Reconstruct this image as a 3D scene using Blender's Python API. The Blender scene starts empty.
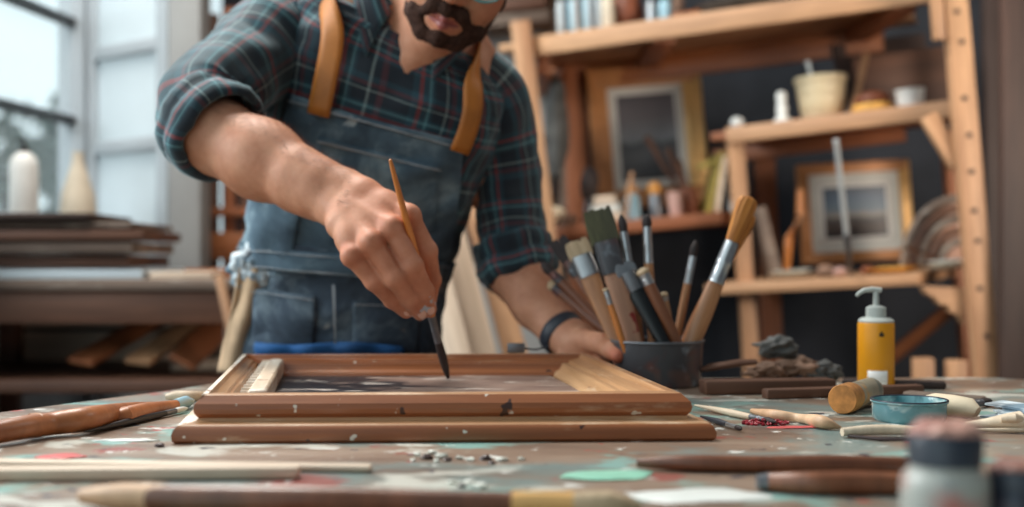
import bpy, bmesh, math, random
import numpy as np
from mathutils import Vector, Matrix, Euler, noise
import openvdb as vdb

random.seed(7); np.random.seed(7)
SC = bpy.context.scene
COL = SC.collection
PI = math.pi
V = Vector

# ------------------------------------------------------------------ camera
F = 1200.0; CX = 512.0; HY = 260.0; CAMZ = 0.951
cam_d = bpy.data.cameras.new('camera'); cam = bpy.data.objects.new('camera', cam_d); COL.objects.link(cam)
cam.location = (0, 0, CAMZ); cam.rotation_euler = (PI/2, 0, 0)
cam_d.sensor_width = 36.0; cam_d.lens = 36.0*F/1024.0
cam_d.shift_y = (HY-253.5)/1024.0
cam_d.clip_start = 0.05
cam_d.dof.use_dof = True; cam_d.dof.focus_distance = 1.13; cam_d.dof.aperture_fstop = 2.9
SC.camera = cam
def P(px, py, d):
    return V(((px-CX)/F*d, d, CAMZ-(py-HY)/F*d))
TZ = 0.80
def T(px, py, h=0.0):            # point on the table top (plus height h) seen at this pixel
    d = (CAMZ-TZ-h)*F/(py-HY)
    return V(((px-CX)/F*d, d, TZ+h))

# ------------------------------------------------------------------ light and exposure
w = bpy.data.worlds.new('world'); SC.world = w; w.use_nodes = True
nt = w.node_tree; nt.nodes.clear()
wo = nt.nodes.new('ShaderNodeOutputWorld'); bg = nt.nodes.new('ShaderNodeBackground')
tc = nt.nodes.new('ShaderNodeTexCoord'); sep = nt.nodes.new('ShaderNodeSeparateXYZ')
cr = nt.nodes.new('ShaderNodeValToRGB')
# an overcast day: brighter towards the left where the windows are
mp = nt.nodes.new('ShaderNodeMapRange'); mp.inputs[1].default_value = -1; mp.inputs[2].default_value = 1
nt.links.new(tc.outputs['Generated'], sep.inputs[0]); nt.links.new(sep.outputs['X'], mp.inputs[0])
nt.links.new(mp.outputs[0], cr.inputs[0])
e = cr.color_ramp.elements
e[0].position = 0.0; e[0].color = (0.80, 0.95, 1.0, 1)
e[1].position = 0.50; e[1].color = (0.085, 0.092, 0.10, 1)
n2 = cr.color_ramp.elements.new(0.34); n2.color = (0.78, 0.95, 1.0, 1)
bg.inputs['Strength'].default_value = 1.25
nt.links.new(cr.outputs[0], bg.inputs[0]); nt.links.new(bg.outputs[0], wo.inputs[0])

def area(name, loc, target, size, size_y, power, col):
    l = bpy.data.lights.new(name, 'AREA'); l.shape = 'RECTANGLE'; l.size = size; l.size_y = size_y
    l.energy = power; l.color = col
    o = bpy.data.objects.new(name, l); COL.objects.link(o); o.location = loc
    o.rotation_euler = (V(target)-V(loc)).to_track_quat('-Z', 'Y').to_euler()
    return o
area('window_daylight', (-1.9, 1.45, 1.9), (0.0, 1.5, 0.95), 1.0, 1.0, 36, (0.92, 0.97, 1.0))
area('skylight', (-0.75, 2.1, 2.9), (-0.1, 1.4, 0.9), 0.8, 0.6, 62, (1.0, 0.96, 0.90))
area('shelf_underside_fill', (1.5, 1.35, 1.25), (0.55, 3.1, 1.35), 0.4, 0.4, 7, (1.0, 0.87, 0.74)).data.spread = math.radians(110)  # unseen warm fill, added to brighten the shelf undersides
area('shelf_warm_fill', (1.9, 1.9, 2.5), (0.7, 2.6, 1.1), 0.6, 0.6, 16, (1.0, 0.90, 0.80))  # unseen warm fill from high on the right, added to light the shelving
SC.view_settings.view_transform = 'Standard'; SC.view_settings.look = 'None'
SC.view_settings.gamma = 1.0; SC.view_settings.use_curve_mapping = False
SC.view_settings.exposure = 0.0
SC.cycles.use_denoising = True
SC.cycles.max_bounces = 6; SC.cycles.diffuse_bounces = 3; SC.cycles.glossy_bounces = 3
SC.cycles.transmission_bounces = 6; SC.cycles.caustics_reflective = False; SC.cycles.caustics_refractive = False

# ------------------------------------------------------------------ materials
MATS = {}
def lin(c):
    return tuple(((x/255.0)/12.92 if x/255.0 <= 0.04045 else ((x/255.0+0.055)/1.055)**2.4) for x in c)
def new_mat(name):
    m = bpy.data.materials.new(name); m.use_nodes = True; m.node_tree.nodes.clear()
    nt = m.node_tree
    out = nt.nodes.new('ShaderNodeOutputMaterial'); b = nt.nodes.new('ShaderNodeBsdfPrincipled')
    nt.links.new(b.outputs[0], out.inputs[0]); MATS[name] = m
    return m, nt, b
def N(nt, typ, **kw):
    n = nt.nodes.new(typ)
    for k, v in kw.items():
        if k.startswith('i_'): n.inputs[int(k[2:]) if k[2:].isdigit() else k[2:]].default_value = v
        else: setattr(n, k, v)
    return n
def ramp(nt, src, stops, interp='LINEAR'):
    r = nt.nodes.new('ShaderNodeValToRGB'); cr = r.color_ramp; cr.interpolation = interp
    while len(cr.elements) < len(stops): cr.elements.new(0.5)
    for el, (p, c) in zip(cr.elements, stops):
        el.position = p; el.color = (c[0], c[1], c[2], 1) if len(c) == 3 else c
    nt.links.new(src, r.inputs[0]); return r.outputs[0]
def mixc(nt, fac, a, b):
    m = nt.nodes.new('ShaderNodeMix'); m.data_type = 'RGBA'
    for sock, val in ((m.inputs[0], fac), (m.inputs[6], a), (m.inputs[7], b)):
        if hasattr(val, 'links') or isinstance(val, bpy.types.NodeSocket): nt.links.new(val, sock)
        elif isinstance(val, (int, float)): sock.default_value = val
        else: sock.default_value = (val[0], val[1], val[2], 1)
    return m.outputs[2]
def coords(nt, scale=(1, 1, 1), kind='Object', rand=True):
    t = nt.nodes.new('ShaderNodeTexCoord'); mp = nt.nodes.new('ShaderNodeMapping')
    mp.inputs['Scale'].default_value = scale
    src = t.outputs[kind]
    if rand:
        oi = nt.nodes.new('ShaderNodeObjectInfo'); ad = nt.nodes.new('ShaderNodeVectorMath'); ad.operation = 'ADD'
        ml = nt.nodes.new('ShaderNodeMath'); ml.operation = 'MULTIPLY'; ml.inputs[1].default_value = 7.3
        nt.links.new(oi.outputs['Random'], ml.inputs[0])
        nt.links.new(src, ad.inputs[0]); nt.links.new(ml.outputs[0], ad.inputs[1]); src = ad.outputs[0]
    nt.links.new(src, mp.inputs[0]); return mp.outputs[0]
def tex(nt, vec, scale, detail=4, rough=0.55, dist=0.0):
    n = nt.nodes.new('ShaderNodeTexNoise'); n.inputs['Scale'].default_value = scale
    n.inputs['Detail'].default_value = detail; n.inputs['Roughness'].default_value = rough
    n.inputs['Distortion'].default_value = dist
    nt.links.new(vec, n.inputs['Vector']); return n.outputs['Fac']
def bump(nt, b, h, strength=0.2, dist=0.002):
    bp = nt.nodes.new('ShaderNodeBump'); bp.inputs['Strength'].default_value = strength
    bp.inputs['Distance'].default_value = dist
    nt.links.new(h, bp.inputs['Height']); nt.links.new(bp.outputs[0], b.inputs['Normal'])
def plain(name, rgb, rough=0.5, var=0.12, metal=0.0, scale=30, bmp=0.1, spec=0.5, **kw):
    m, nt, b = new_mat(name); c = lin(rgb)
    vec = coords(nt); f = tex(nt, vec, scale)
    d = tuple(x*(1-var*1.6) for x in c); l = tuple(min(1, x*(1+var)) for x in c)
    nt.links.new(ramp(nt, f, [(0.3, d), (0.7, l)]), b.inputs['Base Color'])
    b.inputs['Roughness'].default_value = rough; b.inputs['Metallic'].default_value = metal
    b.inputs['Specular IOR Level'].default_value = spec
    for k, v in kw.items(): b.inputs[k.replace('_', ' ')].default_value = v
    if bmp: bump(nt, b, f, bmp, 0.001)
    return m
def wood(name, dark, light, rough=0.5, scale=14, stretch=0.10, axis=0, wear=None, wear_amt=0.35, coat=0.0, spots=None, kind='Object'):
    m, nt, b = new_mat(name)
    s = [1, 1, 1]; s[axis] = stretch
    vec = coords(nt, tuple(s), kind)
    g = tex(nt, vec, scale, 6, 0.6, 0.6); fine = tex(nt, vec, scale*7, 3, 0.6)
    dk = lin(dark); lt = lin(light); mid = tuple((a+c)/2 for a, c in zip(dk, lt))
    c = ramp(nt, g, [(0.28, dk), (0.5, mid), (0.72, lt)])
    c = mixc(nt, ramp(nt, fine, [(0.35, (0.35, 0.35, 0.35)), (0.6, (0, 0, 0))]), c, tuple(x*0.6 for x in dk))
    if wear:
        wv = coords(nt, tuple(0.25 if i == axis else 1 for i in range(3)), kind)
        wf = tex(nt, wv, 28, 5, 0.7)
        c = mixc(nt, ramp(nt, wf, [(0.62-wear_amt*0.2, (0, 0, 0)), (0.80-wear_amt*0.2, (0.8, 0.8, 0.8))]), c, lin(wear))
    if spots:
        for k, (sc_, rgb, th) in enumerate(spots):
            sv = coords(nt, (1, 1, 1), kind)
            sf = tex(nt, sv, sc_, 2, 0.5)
            c = mixc(nt, ramp(nt, sf, [(th, (0, 0, 0)), (th+0.02, (1, 1, 1))]), c, lin(rgb))
    nt.links.new(c, b.inputs['Base Color']); b.inputs['Roughness'].default_value = rough
    b.inputs['Coat Weight'].default_value = coat; b.inputs['Coat Roughness'].default_value = 0.25
    bump(nt, b, fine, 0.25, 0.0008)
    return m

wood('pine', (150, 104, 72), (212, 166, 124), 0.55, 10)
wood('pine_dark', (124, 70, 42), (176, 108, 68), 0.55, 10)
wood('brown_wood', (66, 40, 28), (118, 78, 56), 0.6, 10)
wood('grey_wood', (84, 68, 58), (146, 124, 108), 0.7, 9, wear=(176, 164, 150))
wood('dark_wood', (40, 28, 24), (78, 54, 44), 0.65, 9)
wood('cream_wood', (192, 164, 138), (230, 210, 188), 0.55, 10)
wood('orange_wood', (132, 74, 42), (190, 122, 76), 0.42, 12, coat=0.15)
wood('handle_wood', (150, 96, 60), (208, 152, 104), 0.42, 14, axis=2, coat=0.2)
wood('handle_pale', (196, 150, 112), (226, 190, 154), 0.5, 14, axis=2)
wood('handle_brown', (96, 54, 34), (150, 92, 60), 0.4, 14, axis=2, coat=0.3)
wood('handle_orange', (190, 108, 44), (224, 142, 68), 0.35, 14, axis=2, coat=0.4)
wood('handle_cream', (206, 180, 150), (236, 218, 194), 0.5, 14, axis=2)
wood('handle_red_stained', (168, 122, 96), (204, 158, 128), 0.5, 14, axis=2, spots=[(38, (140, 44, 38), 0.60)])
wood('frame_wood', (120, 66, 36), (170, 104, 62), 0.34, 16, 0.06, wear=(206, 172, 138), wear_amt=0.12, coat=0.35,
     spots=[(70, (214, 204, 190), 0.70), (55, (60, 34, 26), 0.73)])
wood('frame_wood_highlight', (158, 104, 66), (210, 166, 124), 0.32, 16, 0.06, wear=(236, 214, 184), wear_amt=0.5, coat=0.3)  # highlight lines of ledge and lip put into the colour, over worn edges
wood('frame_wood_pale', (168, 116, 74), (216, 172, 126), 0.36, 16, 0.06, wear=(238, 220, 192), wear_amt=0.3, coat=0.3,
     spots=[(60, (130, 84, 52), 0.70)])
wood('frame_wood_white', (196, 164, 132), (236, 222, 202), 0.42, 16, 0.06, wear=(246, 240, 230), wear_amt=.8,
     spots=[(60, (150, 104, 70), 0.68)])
plain('charcoal', (44, 46, 52), 0.85, 0.25, scale=6)
plain('grey_white_paint', (178, 184, 188), 0.6, 0.06, scale=4)
plain('panel_white', (206, 216, 220), 0.6, 0.04, scale=4)
plain('pillar_grey', (150, 150, 148), 0.65, 0.08, scale=5)
plain('mat_card', (206, 204, 196), 0.8, 0.03)
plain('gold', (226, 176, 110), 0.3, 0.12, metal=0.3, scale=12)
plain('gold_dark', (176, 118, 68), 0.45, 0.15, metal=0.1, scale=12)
plain('black', (22, 22, 24), 0.45, 0.2)
plain('black_gloss', (18, 22, 24), 0.25, 0.2)
plain('rod_silver', (206, 210, 210), 0.3, 0.05, metal=0.3)
plain('steel', (176, 178, 180), 0.28, 0.08, metal=0.9)
plain('steel_dull', (120, 122, 126), 0.42, 0.2, metal=0.8, scale=20)
plain('white_plastic', (222, 220, 214), 0.4, 0.03)
plain('cream_ceramic', (214, 196, 160), 0.5, 0.06)
plain('white_ceramic', (224, 226, 222), 0.35, 0.04)
plain('beige_ceramic', (206, 192, 170), 0.5, 0.06)
plain('pink_stone', (190, 150, 138), 0.6, 0.1)
plain('pale_blue', (150, 186, 200), 0.4, 0.08)
plain('amber', (190, 128, 52), 0.3, 0.15)
plain('olive_gold', (160, 140, 70), 0.5, 0.2)
plain('bun_brown', (120, 62, 34), 0.6, 0.25)
plain('yellow_ochre', (224, 168, 82), 0.55, 0.1)
plain('yellow_bottle', (226, 150, 22), 0.35, 0.05, scale=8)
plain('label_white', (226, 222, 216), 0.55, 0.04)
plain('pump_grey', (182, 186, 180), 0.4, 0.08)
plain('rag_grey', (92, 92, 90), 0.9, 0.4, scale=18)
plain('rag_brown', (112, 86, 70), 0.9, 0.4, scale=18)
plain('cream_cloth', (214, 196, 168), 0.9, 0.12, scale=8, bmp=0.3)
plain('khaki', (188, 158, 126), 0.9, 0.2, scale=14, bmp=0.3)
plain('blue_cloth', (24, 84, 140), 0.8, 0.25, scale=12, bmp=0.3)
plain('leather', (186, 112, 38), 0.55, 0.16, scale=22, bmp=0.2)
wood('bristle_orange', (140, 76, 20), (226, 150, 66), 0.6, 60, 0.04, axis=2)
wood('bristle_pale', (166, 138, 104), (218, 194, 160), 0.7, 60, 0.04, axis=2)
plain('bristle_dark', (44, 30, 28), 0.6, 0.3, scale=90)
wood('bristle_green', (40, 36, 28), (96, 96, 64), 0.7, 40, 0.12, axis=2)
plain('crimson', (150, 24, 40), 0.4, 0.3, scale=200)
plain('teal_paint', (84, 160, 164), 0.3, 0.3, scale=40)
plain('chip_pale', (206, 206, 194), 0.4, 0.15)
plain('chip_dark', (64, 46, 44), 0.4, 0.3)
plain('hair_dark', (62, 42, 34), 0.95, 0.35, scale=160, spec=0.15)
plain('arm_hair_brown', (92, 60, 42), 0.6, 0.2)
plain('eye_white', (214, 208, 200), 0.2, 0.02)
plain('iris', (60, 44, 34), 0.15, 0.2)
plain('lips', (150, 78, 72), 0.4, 0.08)
plain('watch_band', (40, 44, 54), 0.5, 0.15)
plain('denim_pants', (44, 52, 62), 0.9, 0.25, scale=50, bmp=0.3)
plain('boot', (60, 42, 32), 0.6, 0.2)
plain('leaf_green', (96, 128, 116), 0.7, 0.35, scale=3)
plain('bark', (74, 62, 54), 0.8, 0.3)
plain('nail', (226, 184, 164), 0.25, 0.03)
plain('cork', (196, 130, 66), 0.75, 0.35, scale=50, bmp=0.5)
plain('paint_white', (224, 226, 220), 0.35, 0.05)
plain('paint_mint', (150, 208, 182), 0.35, 0.12)
plain('paint_pink', (206, 96, 92), 0.35, 0.2)
plain('ground', (96, 104, 84), 0.9, 0.3, scale=1)

def paint_splashed(name, base, spots, rough=0.4, metal=0.0, scale=1.0):
    m, nt, b = new_mat(name)
    c = None
    vec = coords(nt); f = tex(nt, vec, 20*scale)
    c = ramp(nt, f, [(0.3, tuple(x*0.7 for x in lin(base))), (0.7, lin(base))])
    for sc_, rgb, th in spots:
        v2 = coords(nt); f2 = tex(nt, v2, sc_, 3, 0.5, 0.4)
        c = mixc(nt, ramp(nt, f2, [(th-0.03, (0, 0, 0)), (th+0.09, (0.85, 0.85, 0.85))]), c, lin(rgb))
    nt.links.new(c, b.inputs['Base Color']); b.inputs['Roughness'].default_value = rough; b.inputs['Metallic'].default_value = metal
    bump(nt, b, f, 0.15, 0.001)
    return m
paint_splashed('pot_metal', (82, 82, 86), [(17, (104, 48, 40), 0.53), (37, (130, 140, 148), 0.60), (13, (140, 96, 74), 0.62)], 0.36, 0.25)
paint_splashed('jar_paint', (176, 176, 168), [(22, (176, 84, 70), 0.62), (19, (44, 62, 86), 0.64), (15, (206, 176, 140), 0.56)], 0.35)
paint_splashed('jar_dark', (52, 48, 58), [(30, (150, 140, 130), 0.6), (24, (40, 70, 96), 0.55)], 0.35)
paint_splashed('cap_mess', (172, 112, 98), [(30, (196, 150, 134), 0.52), (40, (110, 60, 56), 0.62)], 0.5)
plain('lid_dark', (44, 50, 60), 0.4, 0.2)
paint_splashed('dish_glass', (112, 158, 164), [(36, (196, 206, 200), 0.55), (44, (40, 84, 92), 0.60)], 0.2)
paint_splashed('roller_body', (160, 150, 128), [(50, (96, 100, 92), 0.52), (40, (196, 140, 70), 0.6)], 0.5)

# glass
m, nt, b = new_mat('glass'); b.inputs['Transmission Weight'].default_value = 1.0; b.inputs['Roughness'].default_value = 0.02
b.inputs['Base Color'].default_value = (0.93, 0.98, 0.98, 1); b.inputs['IOR'].default_value = 1.45
m, nt, b = new_mat('window_glass'); b.inputs['Base Color'].default_value = (0.85, 0.97, 1, 1); b.inputs['Alpha'].default_value = 0.14; b.inputs['Roughness'].default_value = 0.15
m, nt, b = new_mat('glass_teal'); b.inputs['Transmission Weight'].default_value = 0.6; b.inputs['Roughness'].default_value = 0.12
b.inputs['Base Color'].default_value = (0.35, 0.62, 0.66, 1)

# table top: worn boards with splashes of paint
m, nt, b = new_mat('table_top')
vec = coords(nt, (0.25, 1, 1), 'Object', False); g = tex(nt, vec, 9, 6, 0.62, 0.5)
c = ramp(nt, g, [(0.28, lin((88, 70, 60))), (0.5, lin((134, 112, 96))), (0.75, lin((176, 156, 138)))])
def stain(c, scale, stretch, th, soft, rgb, amt=1.0, off=0.0):
    t = nt.nodes.new('ShaderNodeTexCoord'); mp = nt.nodes.new('ShaderNodeMapping')
    mp.inputs['Scale'].default_value = stretch; mp.inputs['Location'].default_value = (off, off*1.7, 0)
    nt.links.new(t.outputs['Object'], mp.inputs[0])
    f = tex(nt, mp.outputs[0], scale, 5, 0.6, 0.3)
    return mixc(nt, ramp(nt, f, [(th, (0, 0, 0)), (th+soft, (amt, amt, amt))]), c, lin(rgb))
c = stain(c, 5, (1, 1.4, 1), 0.50, 0.10, (108, 142, 142), 0.62, 3.1)
c = stain(c, 6, (1, 1.6, 1), 0.54, 0.06, (128, 176, 168), 0.8, 9.2)
c = stain(c, 8, (1, 1.5, 1), 0.56, 0.06, (206, 204, 192), 0.85, 5.7)
c = stain(c, 9, (1, 1.3, 1), 0.62, 0.04, (150, 66, 58), 0.8, 14.4)
c = stain(c, 30, (1, 1.2, 1), 0.625, 0.02, (222, 220, 212), 0.95, 2.2)
c = stain(c, 34, (1, 1.2, 1), 0.65, 0.02, (44, 50, 66), 0.95, 21.2)
c = stain(c, 26, (1, 1.2, 1), 0.66, 0.02, (168, 60, 54), 0.9, 31.2)
nt.links.new(c, b.inputs['Base Color']); b.inputs['Roughness'].default_value = 0.33
bump(nt, b, g, 0.35, 0.002)

# plaid flannel in UV metres
def plaid_mat(name):
    m, nt, b = new_mat(name)
    uv = nt.nodes.new('ShaderNodeUVMap'); sp = nt.nodes.new('ShaderNodeSeparateXYZ'); nt.links.new(uv.outputs[0], sp.inputs[0])
    navy = lin((14, 24, 36)); dteal = lin((30, 66, 78)); teal = lin((96, 144, 150)); red = lin((150, 54, 52)); pale = lin((138, 152, 148)); dred = lin((92, 38, 44))
    outs = []
    for ax in ('X', 'Y'):
        fr = N(nt, 'ShaderNodeMath', operation='MULTIPLY'); fr.inputs[1].default_value = 1/0.094
        nt.links.new(sp.outputs[ax], fr.inputs[0])
        fc = N(nt, 'ShaderNodeMath', operation='FRACT'); nt.links.new(fr.outputs[0], fc.inputs[0])
        outs.append(ramp(nt, fc.outputs[0], [(0.0, navy), (0.22, dteal), (0.30, red), (0.345, dteal), (0.42, teal), (0.455, dteal),
             (0.50, navy), (0.66, pale), (0.685, navy), (0.74, dred), (0.80, dteal), (0.90, navy)], 'CONSTANT'))
    c = mixc(nt, 0.5, outs[0], outs[1])
    vec = coords(nt, rand=False); f = tex(nt, vec, 60, 4)
    c = mixc(nt, ramp(nt, f, [(0.3, (0.28, 0.28, 0.28)), (0.7, (0, 0, 0))]), c, (0.01, 0.015, 0.02))
    nt.links.new(c, b.inputs['Base Color']); b.inputs['Roughness'].default_value = 0.85
    b.inputs['Sheen Weight'].default_value = 0.4; b.inputs['Sheen Tint'].default_value = (0.6, 0.85, 0.9, 1)
    f2 = tex(nt, vec, 500, 2); bump(nt, b, f2, 0.25, 0.0006)
plaid_mat('plaid')
# denim
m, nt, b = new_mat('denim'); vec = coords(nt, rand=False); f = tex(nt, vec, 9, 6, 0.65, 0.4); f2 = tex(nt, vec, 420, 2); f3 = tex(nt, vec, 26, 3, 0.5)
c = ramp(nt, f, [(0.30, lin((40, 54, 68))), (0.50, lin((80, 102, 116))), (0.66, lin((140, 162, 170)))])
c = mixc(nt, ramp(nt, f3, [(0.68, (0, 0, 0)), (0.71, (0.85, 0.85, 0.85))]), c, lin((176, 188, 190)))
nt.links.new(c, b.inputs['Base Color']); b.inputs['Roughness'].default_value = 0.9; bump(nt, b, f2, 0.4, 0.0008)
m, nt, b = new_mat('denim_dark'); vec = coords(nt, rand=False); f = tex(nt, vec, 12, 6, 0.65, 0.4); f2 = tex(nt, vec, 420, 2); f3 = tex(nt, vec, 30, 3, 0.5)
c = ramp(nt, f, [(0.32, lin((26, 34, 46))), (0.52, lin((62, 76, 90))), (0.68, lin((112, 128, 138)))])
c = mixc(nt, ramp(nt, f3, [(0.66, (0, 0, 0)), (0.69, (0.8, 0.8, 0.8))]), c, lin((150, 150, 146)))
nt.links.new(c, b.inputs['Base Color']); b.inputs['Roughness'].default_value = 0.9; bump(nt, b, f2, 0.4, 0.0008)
plain('stitch', (150, 156, 160), 0.8, 0.1)
# skin, with flecks of paint where the fingertips work
m, nt, b = new_mat('skin'); vec = coords(nt, rand=False)
f = tex(nt, vec, 30, 5, 0.6); f2 = tex(nt, vec, 260, 3); at = N(nt, 'ShaderNodeAttribute', attribute_name='fleck')
at2 = N(nt, 'ShaderNodeAttribute', attribute_name='flush')
c = ramp(nt, f, [(0.3, lin((176, 116, 86))), (0.7, lin((206, 150, 120)))])
c = mixc(nt, at2.outputs['Fac'], c, lin((186, 98, 74)))
f3 = tex(nt, vec, 150, 2, 0.5)
mm = N(nt, 'ShaderNodeMath', operation='MULTIPLY'); nt.links.new(at.outputs['Fac'], mm.inputs[0]); nt.links.new(f3, mm.inputs[1])
c = mixc(nt, ramp(nt, mm.outputs[0], [(0.47, (0, 0, 0)), (0.50, (1, 1, 1))]), c, lin((170, 182, 196)))
f5 = tex(nt, vec, 170, 2, 0.5, 0.5)
nt.links.new(c, b.inputs['Base Color']); b.inputs['Roughness'].default_value = 0.56; b.inputs['Specular IOR Level'].default_value = 0.32
b.inputs['Subsurface Weight'].default_value = 0.12; b.inputs['Subsurface Radius'].default_value = (1, 0.3, 0.15); b.inputs['Subsurface Scale'].default_value = 0.006
bump(nt, b, f2, 0.3, 0.0008)
# paintings
def painting(name, stops, axis='Z', dist=1.5, scale=6):
    m, nt, b = new_mat(name)
    t = nt.nodes.new('ShaderNodeTexCoord'); sp = nt.nodes.new('ShaderNodeSeparateXYZ'); nt.links.new(t.outputs['Generated'], sp.inputs[0])
    f = tex(nt, t.outputs['Generated'], scale, 5, 0.6, dist)
    a = N(nt, 'ShaderNodeMath', operation='MULTIPLY_ADD'); a.inputs[1].default_value = 0.22
    nt.links.new(f, a.inputs[0]); nt.links.new(sp.outputs[axis], a.inputs[2])
    s = N(nt, 'ShaderNodeMath', operation='SUBTRACT'); s.inputs[1].default_value = 0.11; nt.links.new(a.outputs[0], s.inputs[0])
    nt.links.new(ramp(nt, s.outputs[0], [(p, lin(c)) for p, c in stops]), b.inputs['Base Color'])
    b.inputs['Roughness'].default_value = 0.4
painting('landscape_grey', [(0.0, (60, 60, 62)), (0.25, (86, 88, 92)), (0.42, (70, 74, 78)), (0.48, (132, 136, 140)), (0.7, (104, 100, 104)), (1.0, (76, 72, 78))])
painting('landscape_blue', [(0.0, (44, 40, 42)), (0.22, (70, 54, 46)), (0.36, (60, 60, 62)), (0.45, (150, 140, 130)), (0.55, (92, 112, 126)), (0.8, (58, 82, 104)), (1.0, (50, 62, 78))])
m, nt, b = new_mat('canvas_paint')   # the picture being worked on: dark strokes over bare brown board
t = nt.nodes.new('ShaderNodeTexCoord'); mp = nt.nodes.new('ShaderNodeMapping'); mp.inputs['Scale'].default_value = (0.5, 1.6, 1); nt.links.new(t.outputs['Object'], mp.inputs[0])
f = tex(nt, mp.outputs[0], 14, 5, 0.65, 0.8); sp = nt.nodes.new('ShaderNodeSeparateXYZ'); nt.links.new(t.outputs['Object'], sp.inputs[0])
c = ramp(nt, tex(nt, mp.outputs[0], 30, 4), [(0.3, lin((112, 90, 82))), (0.7, lin((160, 134, 120)))])
mr = N(nt, 'ShaderNodeMapRange'); mr.inputs[1].default_value = -0.16; mr.inputs[2].default_value = 0.06; mr.inputs[3].default_value = 0.20; mr.inputs[4].default_value = -0.12; nt.links.new(sp.outputs['X'], mr.inputs[0])
ad = N(nt, 'ShaderNodeMath', operation='ADD'); nt.links.new(f, ad.inputs[0]); nt.links.new(mr.outputs[0], ad.inputs[1])
c = mixc(nt, ramp(nt, ad.outputs[0], [(0.5, (0, 0, 0)), (0.53, (1, 1, 1))]), c, lin((38, 36, 42)))
f4 = tex(nt, mp.outputs[0], 22, 4, 0.6, 1.0)
c = mixc(nt, ramp(nt, f4, [(0.58, (0, 0, 0)), (0.63, (0.85, 0.85, 0.85))]), c, lin((214, 200, 188)))
nt.links.new(c, b.inputs['Base Color']); b.inputs['Roughness'].default_value = 0.38; bump(nt, b, f4, 0.3, 0.001)

# ------------------------------------------------------------------ object helpers
def link(name, me, mat, parent=None, loc=None, rot=None):
    o = bpy.data.objects.new(name, me); COL.objects.link(o)
    if mat: me.materials.append(MATS[mat])
    if parent: o.parent = parent
    if loc is not None: o.location = loc
    if rot is not None:
        o.rotation_mode = 'QUATERNION' if hasattr(rot, 'w') else 'XYZ'
        if hasattr(rot, 'w'): o.rotation_quaternion = rot
        else: o.rotation_euler = rot
    return o
def tag(o, label, cat, group=None, kind=None):
    if label: o['label'] = label
    if cat: o['category'] = cat
    if group: o['group'] = group
    if kind: o['kind'] = kind
    return o
def thing(name, label, cat, loc=(0, 0, 0), rot=None, group=None):
    o = bpy.data.objects.new(name, None); COL.objects.link(o); o.location = loc; o.empty_display_size = 0.02
    if rot is not None:
        if hasattr(rot, 'w'): o.rotation_mode = 'QUATERNION'; o.rotation_quaternion = rot
        else: o.rotation_euler = rot
    return tag(o, label, cat, group)
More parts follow.
